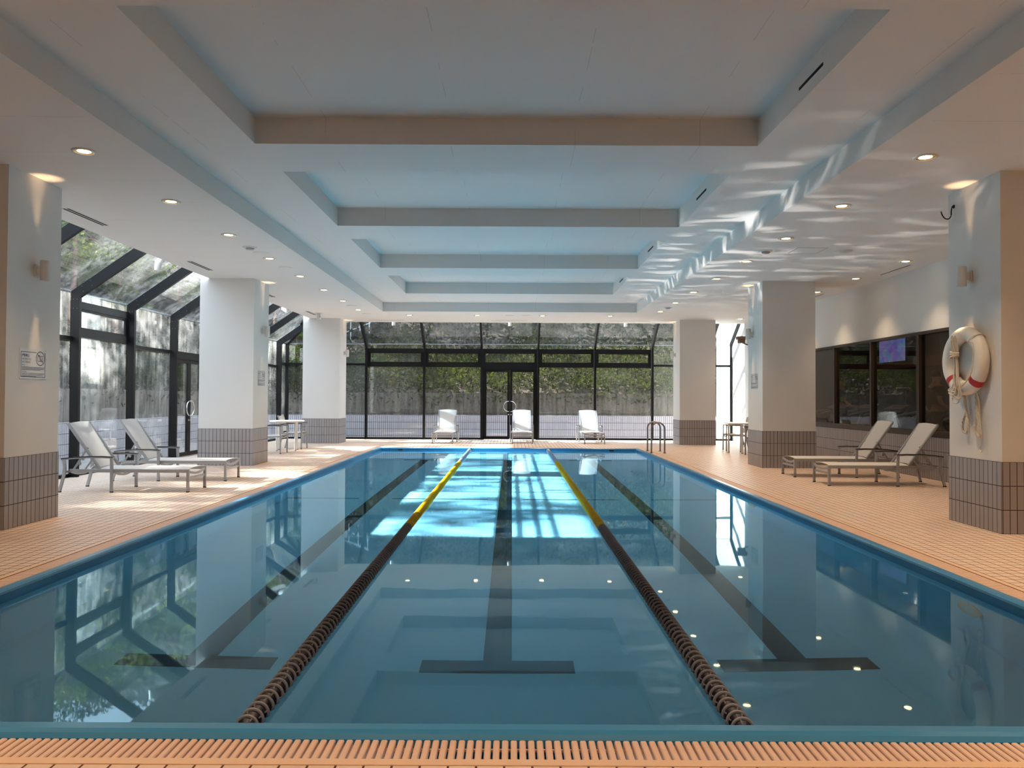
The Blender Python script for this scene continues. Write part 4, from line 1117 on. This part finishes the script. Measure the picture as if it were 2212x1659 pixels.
# ------------------------------------------------------------------ outside
b = MB(); b.quad((-10.2, 5, -.06), (GX - .1, 5, -.06), (GX - .1, 27, -.06), (-10.2, 27, -.06)); b.quad((GX - .1, GY + .06, -.06), (9.5, GY + .06, -.06), (9.5, 27, -.06), (GX - .1, 27, -.06))
struct('path', b, M['paving'], 'grey paved strip outside the glazing', 'paving')
b = MB(); b.box(-10.0, 9.5, 26.6, 26.9, -.06, .715); struct('garden_wall', b, M['dado_pale'], 'low pale tiled planter wall outside the end glazing', 'garden wall')
b = MB(); b.box(-10.3, -10.0, 4.0, 26.9, -.06, .715); struct('garden_wall', b, M['dado_pale'], 'low pale tiled planter wall outside the left glazing', 'garden wall')
b = MB(); b.box(-10.3, 9.5, 26.9, 27.2, -.06, 1.50); b.box(-10.3, 9.5, 26.88, 27.2, .80, .86); struct('retaining_wall', b, M['concrete'], 'stained concrete retaining wall beyond the end glazing', 'retaining wall')
b = MB(); b.box(-10.6, -10.3, 4.0, 27.2, -.06, 1.50); struct('retaining_wall', b, M['concrete'], 'stained concrete retaining wall beyond the left glazing', 'retaining wall')
def hgt(x, y):
    a = max(0, y - 27.15) * .52 + max(0, y - 30) * .35; c = max(0, -10.5 - x) * .34 + max(0, -15.5 - x) * .5
    return 1.42 + max(a, c) + .12 * math.sin(x * 1.3) * math.sin(y * 1.1) * min(1, max(a, c))
b = MB(); xs = np.linspace(-30, 14, 45); ysn = np.linspace(2, 46, 45); vs = [(x, y, hgt(x, y)) for y in ysn for x in xs]; fs = []
for j in range(44):
    for i in range(44):
        cx, cy = (xs[i] + xs[i + 1]) / 2, (ysn[j] + ysn[j + 1]) / 2
        if cx < -10.9 or cy > 27.6: fs.append((j * 45 + i, j * 45 + i + 1, (j + 1) * 45 + i + 1, (j + 1) * 45 + i))
b.add(vs, fs)
b.quad((-10.9, 27.05, 1.42), (10, 27.05, 1.42), (10, 28.6, 2.22), (-10.9, 28.6, 2.22)); b.quad((-10.45, 2, 1.42), (-10.45, 28, 1.42), (-11.2, 28, 1.65), (-11.2, 2, 1.65))
struct('terrain', b, M['soil'], 'leaf-strewn planted bank rising outside', 'bank', smooth=60)
b = MB(); b.box(7.16, 7.4, 24.62, 26.58, -.06, 5.2); struct('exterior_wall', b, M['exterior'], 'sunlit white building wall outside at the far right', 'wall')

def leaves(name, P, size, elong, m, parent=None, up=.3, loc=None):
    """one mesh of bent leaf blades at the points P"""
    n = len(P); sz = size * rng.uniform(.6, 1.35, n)[:, None]
    d = rng.normal(size=(n, 3)); d[:, 2] -= up; d /= np.linalg.norm(d, axis=1)[:, None]
    w = np.cross(d, rng.normal(size=(n, 3))); w /= np.linalg.norm(w, axis=1)[:, None]
    nn = np.cross(d, w); W = w * sz / elong * .5
    v = np.stack([P, P + d * sz * .5 + W + nn * sz * .06, P + d * sz, P + d * sz * .5 - W + nn * sz * .06], 1).reshape(-1, 3)
    me = bpy.data.meshes.new(name); me.vertices.add(n * 4); me.vertices.foreach_set('co', v.ravel())
    me.loops.add(n * 4); me.loops.foreach_set('vertex_index', np.arange(n * 4)); me.polygons.add(n)
    me.polygons.foreach_set('loop_start', np.arange(0, n * 4, 4)); me.polygons.foreach_set('loop_total', np.full(n, 4)); me.update(); me.validate()
    me.materials.append(m); o = link(bpy.data.objects.new(name, me))
    if parent: o.parent = parent
    if loc is not None: o.location = loc
    return o
# hedges on the banks
n_ = 26000
x = rng.uniform(-11, 9.4, n_); u = rng.random(n_); y = 26.86 + 3.4 * u ** 1.2; z = np.array([hgt(a, c) for a, c in zip(x, y)]) + rng.random(n_) ** .8 * (.55 + .35 * np.sin(x * 1.7) * np.sin(x * .6 + 1)) + .1 - .38 * (u < .09)
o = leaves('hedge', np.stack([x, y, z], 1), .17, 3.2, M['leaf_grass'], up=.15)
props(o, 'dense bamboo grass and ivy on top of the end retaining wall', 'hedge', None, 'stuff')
n_ = 26000
y = rng.uniform(5, 27.5, n_); u = rng.random(n_); x = -10.27 - 2.6 * u ** 1.2; z = np.array([hgt(a, c) for a, c in zip(x, y)]) + rng.random(n_) ** .8 * (1.15 + .3 * np.sin(y * 1.5)) + .05 - .36 * (u < .1)
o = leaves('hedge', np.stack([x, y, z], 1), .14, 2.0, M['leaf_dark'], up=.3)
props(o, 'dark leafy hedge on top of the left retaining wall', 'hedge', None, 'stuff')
n_ = 40000
x = rng.uniform(-14, 11, n_); y = rng.uniform(29.5, 42, n_); z = np.array([hgt(a, c) for a, c in zip(x, y)]) + rng.random(n_) * (1.1 + .7 * np.sin(x * .9 + .5 * y))
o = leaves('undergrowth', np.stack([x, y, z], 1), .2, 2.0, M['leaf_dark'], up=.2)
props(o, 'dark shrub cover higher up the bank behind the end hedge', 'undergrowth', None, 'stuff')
x = rng.uniform(-12, -4, 500); y = rng.uniform(27.4, 30.5, 500); z = np.array([hgt(a, c) for a, c in zip(x, y)]) + .03
o = leaves('leaf_litter', np.stack([x, y, z], 1), .12, 1.4, M['leaf_autumn'], up=0)
props(o, 'brown fallen leaves on the bank near the far left corner', 'leaves', None, 'stuff')
n_ = 45000
y = rng.uniform(4, 46, n_); x = rng.uniform(-29, -17, n_); z = np.array([hgt(a, c) for a, c in zip(x, y)]) + rng.random(n_) * (1.3 + .8 * np.sin(y * .9 + .5 * x))
o = leaves('undergrowth', np.stack([x, y, z], 1), .24, 2.0, M['leaf_dark'], up=.2)
props(o, 'dark shrub cover higher up the bank beyond the left trees', 'undergrowth', None, 'stuff')
# trees
def crown_pts(n, R, clumps, cr, seed):
    r = np.random.default_rng(seed); c = r.normal(size=(clumps, 3)); c /= np.linalg.norm(c, axis=1)[:, None]; c *= (r.random(clumps) ** .45)[:, None] * np.array(R)
    k = r.integers(0, clumps, n); return c[k] + r.normal(size=(n, 3)) * cr * np.array([1, 1, .6]), c
TREES = []
for sd in (1, 2, 3):
    P, cc = crown_pts(2500, (2.2, 2.1, 2.3), 34, .24, sd); TREES.append((P, cc))
tree_me = {}
def tree(x, y, crown_z, sc, var, label, mat='leaf_tree', trunk=.13, lean=(0, 0), group='trees on the bank outside'):
    z0 = hgt(x, y) - .1; T = thing('tree', label, 'tree', (x, y, z0), rng.uniform(0, 6.2), group)
    P, cc = TREES[var]; cz = crown_z - z0; Lx, Ly = lean
    key = (var, mat)
    if key not in tree_me:
        o = leaves('crown', P, .20, 1.9, M[mat], T); tree_me[key] = o.data
    else: o = bpy.data.objects.new('crown', tree_me[key]); o.parent = T; link(o)
    o.location = (Lx, Ly, cz); o.scale = (sc, sc, sc)
    b = MB(); pts = smooth_pts([(0, 0, 0), (Lx * .2 + .06, Ly * .2, cz * .35), (Lx * .6 - .05, Ly * .6 + .05, cz * .7), (Lx, Ly, cz + 1.2 * sc)], 5)
    n = len(pts); mb = MB()
    ringn = 8; vs = []
    for i, p in enumerate(pts):
        r = trunk * (1 - .72 * i / (n - 1))
        for k in range(ringn): vs.append((p.x + r * math.cos(2 * PI * k / ringn), p.y + r * math.sin(2 * PI * k / ringn), p.z))
    mb.add(vs, [(i * ringn + k, i * ringn + (k + 1) % ringn, (i + 1) * ringn + (k + 1) % ringn, (i + 1) * ringn + k) for i in range(n - 1) for k in range(ringn)])
    for q in range(0, len(cc), 6):
        c = cc[q] * sc; mb.tube([(Lx, Ly, cz - .4 * sc), (Lx + c[0] * .5, Ly + c[1] * .5, cz + c[2] * .4), (Lx + c[0], Ly + c[1], cz + c[2])], .022, 5)
    mb.build('trunk', M['bark'], T, 60)
    return T
for k, (x, y, cz, sc) in enumerate(((-15.0, 7.4, 6.9, 1.0), (-14.6, 10.9, 7.2, .95), (-15.4, 14.2, 6.8, 1.02), (-14.8, 17.9, 7.1, .9), (-15.2, 21.6, 6.8, 1.0), (-14.7, 25.4, 7.0, .9), (-15.1, 29.0, 6.8, 1.05), (-14.2, 32.6, 7.4, 1.1), (-19.5, 28.0, 10.2, 1.1))):
    tree(x, y, cz, sc, k % 3, 'leafy tree behind the left hedge, %s from the near end' % ORD[k])
tree(-9.35, 30.2, 7.2, .95, 1, 'tree with reddish leaning trunk seen beyond the far left corner', trunk=.2, lean=(-.5, .3))
tree(-8.25, 29.2, 3.5, .55, 2, 'bright yellow-green bush beyond the far left corner', trunk=.05)
for k, (x, y, cz, sc) in enumerate(((-5.5, 34, 6.6, 1.15), (-1.5, 35, 6.9, 1.2), (2.4, 34.2, 6.5, 1.1), (6.3, 35, 6.8, 1.2), (10.2, 33, 6.6, 1.1))):
    tree(x, y, cz, sc, k % 3, 'dark tree on the bank behind the end hedge, %s from the left' % ORD[k], 'leaf_dark')
T = thing('fence', 'white metal railing climbing the bank at the far left', 'fence', (-6.55, 30.6, hgt(-6.55, 30.6)))
b = MB(); b.bar((-.75, 0, .75), (.75, .6, 1.45), .04, .05); b.bar((-.75, 0, .35), (.75, .6, 1.05), .03, .03); b.build('rail', M['railwhite'], T, 0)
for q in (-.7, -.35, 0, .35, .7):
    b = MB(); b.bar((q, (q + .75) * .4, -.1), (q, (q + .75) * .4, .76 + (q + .75) * .467), .035, .035); b.build('post', M['railwhite'], T, 0)

# ------------------------------------------------------------------ light
SUN_E, SKY_E = 25.0, 2.5
d = bpy.data.lights.new('sun', 'SUN'); d.energy = SUN_E; d.angle = math.radians(.9); d.color = (1, .965, .91)
so = link(bpy.data.objects.new('sun', d)); so.rotation_euler = Vector((1.0, -.02, -.62)).to_track_quat('-Z', 'Y').to_euler()
d.cycles.is_caustics_light = True
# added spot lamp standing in for sunlight the water throws onto the right-hand ceiling
gd = bpy.data.lights.new('glint_standin_spot', 'SPOT'); gd.energy = 1100; gd.color = (1, .96, .92); gd.spot_size = math.radians(120); gd.spot_blend = .2; gd.shadow_soft_size = .03
go = link(bpy.data.objects.new('glint_standin_spot', gd)); go.location = (-2.2, 13.0, .0); go.rotation_euler = Vector((1, 0, .62)).to_track_quat('-Z', 'Y').to_euler()
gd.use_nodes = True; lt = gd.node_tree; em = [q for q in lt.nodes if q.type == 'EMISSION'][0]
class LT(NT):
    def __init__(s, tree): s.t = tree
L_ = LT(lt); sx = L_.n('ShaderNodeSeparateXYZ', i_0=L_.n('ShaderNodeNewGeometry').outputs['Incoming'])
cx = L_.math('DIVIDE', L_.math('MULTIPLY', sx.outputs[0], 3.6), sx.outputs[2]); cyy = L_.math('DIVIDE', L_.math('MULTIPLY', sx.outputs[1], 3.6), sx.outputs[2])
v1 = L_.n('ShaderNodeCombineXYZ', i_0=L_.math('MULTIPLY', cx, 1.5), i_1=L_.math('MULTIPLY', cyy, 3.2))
ns = L_.ramp(L_.noise(1.0, v1.outputs[0], 3, .5), [(.49, 0.0), (.60, 1.0)])  # light patches drawn as noise into the added lamp's strength
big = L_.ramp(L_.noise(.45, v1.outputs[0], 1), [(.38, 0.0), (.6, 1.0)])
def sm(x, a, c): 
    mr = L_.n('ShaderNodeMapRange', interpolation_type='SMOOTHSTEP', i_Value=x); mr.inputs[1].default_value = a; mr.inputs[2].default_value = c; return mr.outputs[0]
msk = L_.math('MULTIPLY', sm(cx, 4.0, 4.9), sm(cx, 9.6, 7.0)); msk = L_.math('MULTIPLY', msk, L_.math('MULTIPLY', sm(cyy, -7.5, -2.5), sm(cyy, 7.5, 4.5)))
bars = L_.math('GREATER_THAN', L_.math('ABSOLUTE', L_.math('SUBTRACT', L_.math('ADD', cx, L_.math('MULTIPLY', cyy, .05)), 6.75)), .12)  # shadow gap cut into the added lamp's pattern
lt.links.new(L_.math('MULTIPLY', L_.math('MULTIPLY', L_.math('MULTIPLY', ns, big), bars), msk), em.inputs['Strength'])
w = bpy.data.worlds.new('sky'); scene.world = w; w.use_nodes = True; nt = w.node_tree; nt.nodes.clear()
bg = nt.nodes.new('ShaderNodeBackground'); ow = nt.nodes.new('ShaderNodeOutputWorld'); tc = nt.nodes.new('ShaderNodeTexCoord'); sp = nt.nodes.new('ShaderNodeSeparateXYZ'); rp = nt.nodes.new('ShaderNodeValToRGB')
nt.links.new(tc.outputs['Generated'], sp.inputs[0]); nt.links.new(sp.outputs[2], rp.inputs[0]); nt.links.new(rp.outputs[0], bg.inputs[0]); nt.links.new(bg.outputs[0], ow.inputs[0])
rp.color_ramp.elements[0].position = 0; rp.color_ramp.elements[0].color = (.97, .975, 1.0, 1); rp.color_ramp.elements[1].position = .7; rp.color_ramp.elements[1].color = (.74, .85, 1.0, 1)
bg.inputs[1].default_value = SKY_E

# ------------------------------------------------------------------ camera and view
cam = bpy.data.cameras.new('camera'); cam.sensor_width = 36.0; cam.sensor_fit = 'HORIZONTAL'; cam.lens = 36.0 * 1644.18 / 2212; cam.clip_end = 200
co = link(bpy.data.objects.new('camera', cam))
co.matrix_world = Matrix.Translation((0, 0, 1.32)) @ Matrix.Rotation(-.0005, 4, 'Z') @ Matrix.Rotation(HP + .0188, 4, 'X') @ Matrix.Rotation(.0048, 4, 'Z')
scene.camera = co
vs_ = scene.view_settings; vs_.view_transform = 'Standard'; vs_.look = 'None'; vs_.gamma = 1; vs_.use_curve_mapping = False; vs_.exposure = 1.35
cy = scene.cycles
cy.max_bounces = 11; cy.diffuse_bounces = 5; cy.glossy_bounces = 4; cy.transmission_bounces = 6; cy.transparent_max_bounces = 18
cy.caustics_refractive = True; cy.caustics_reflective = True; cy.blur_glossy = .18; cy.sample_clamp_indirect = 6.0
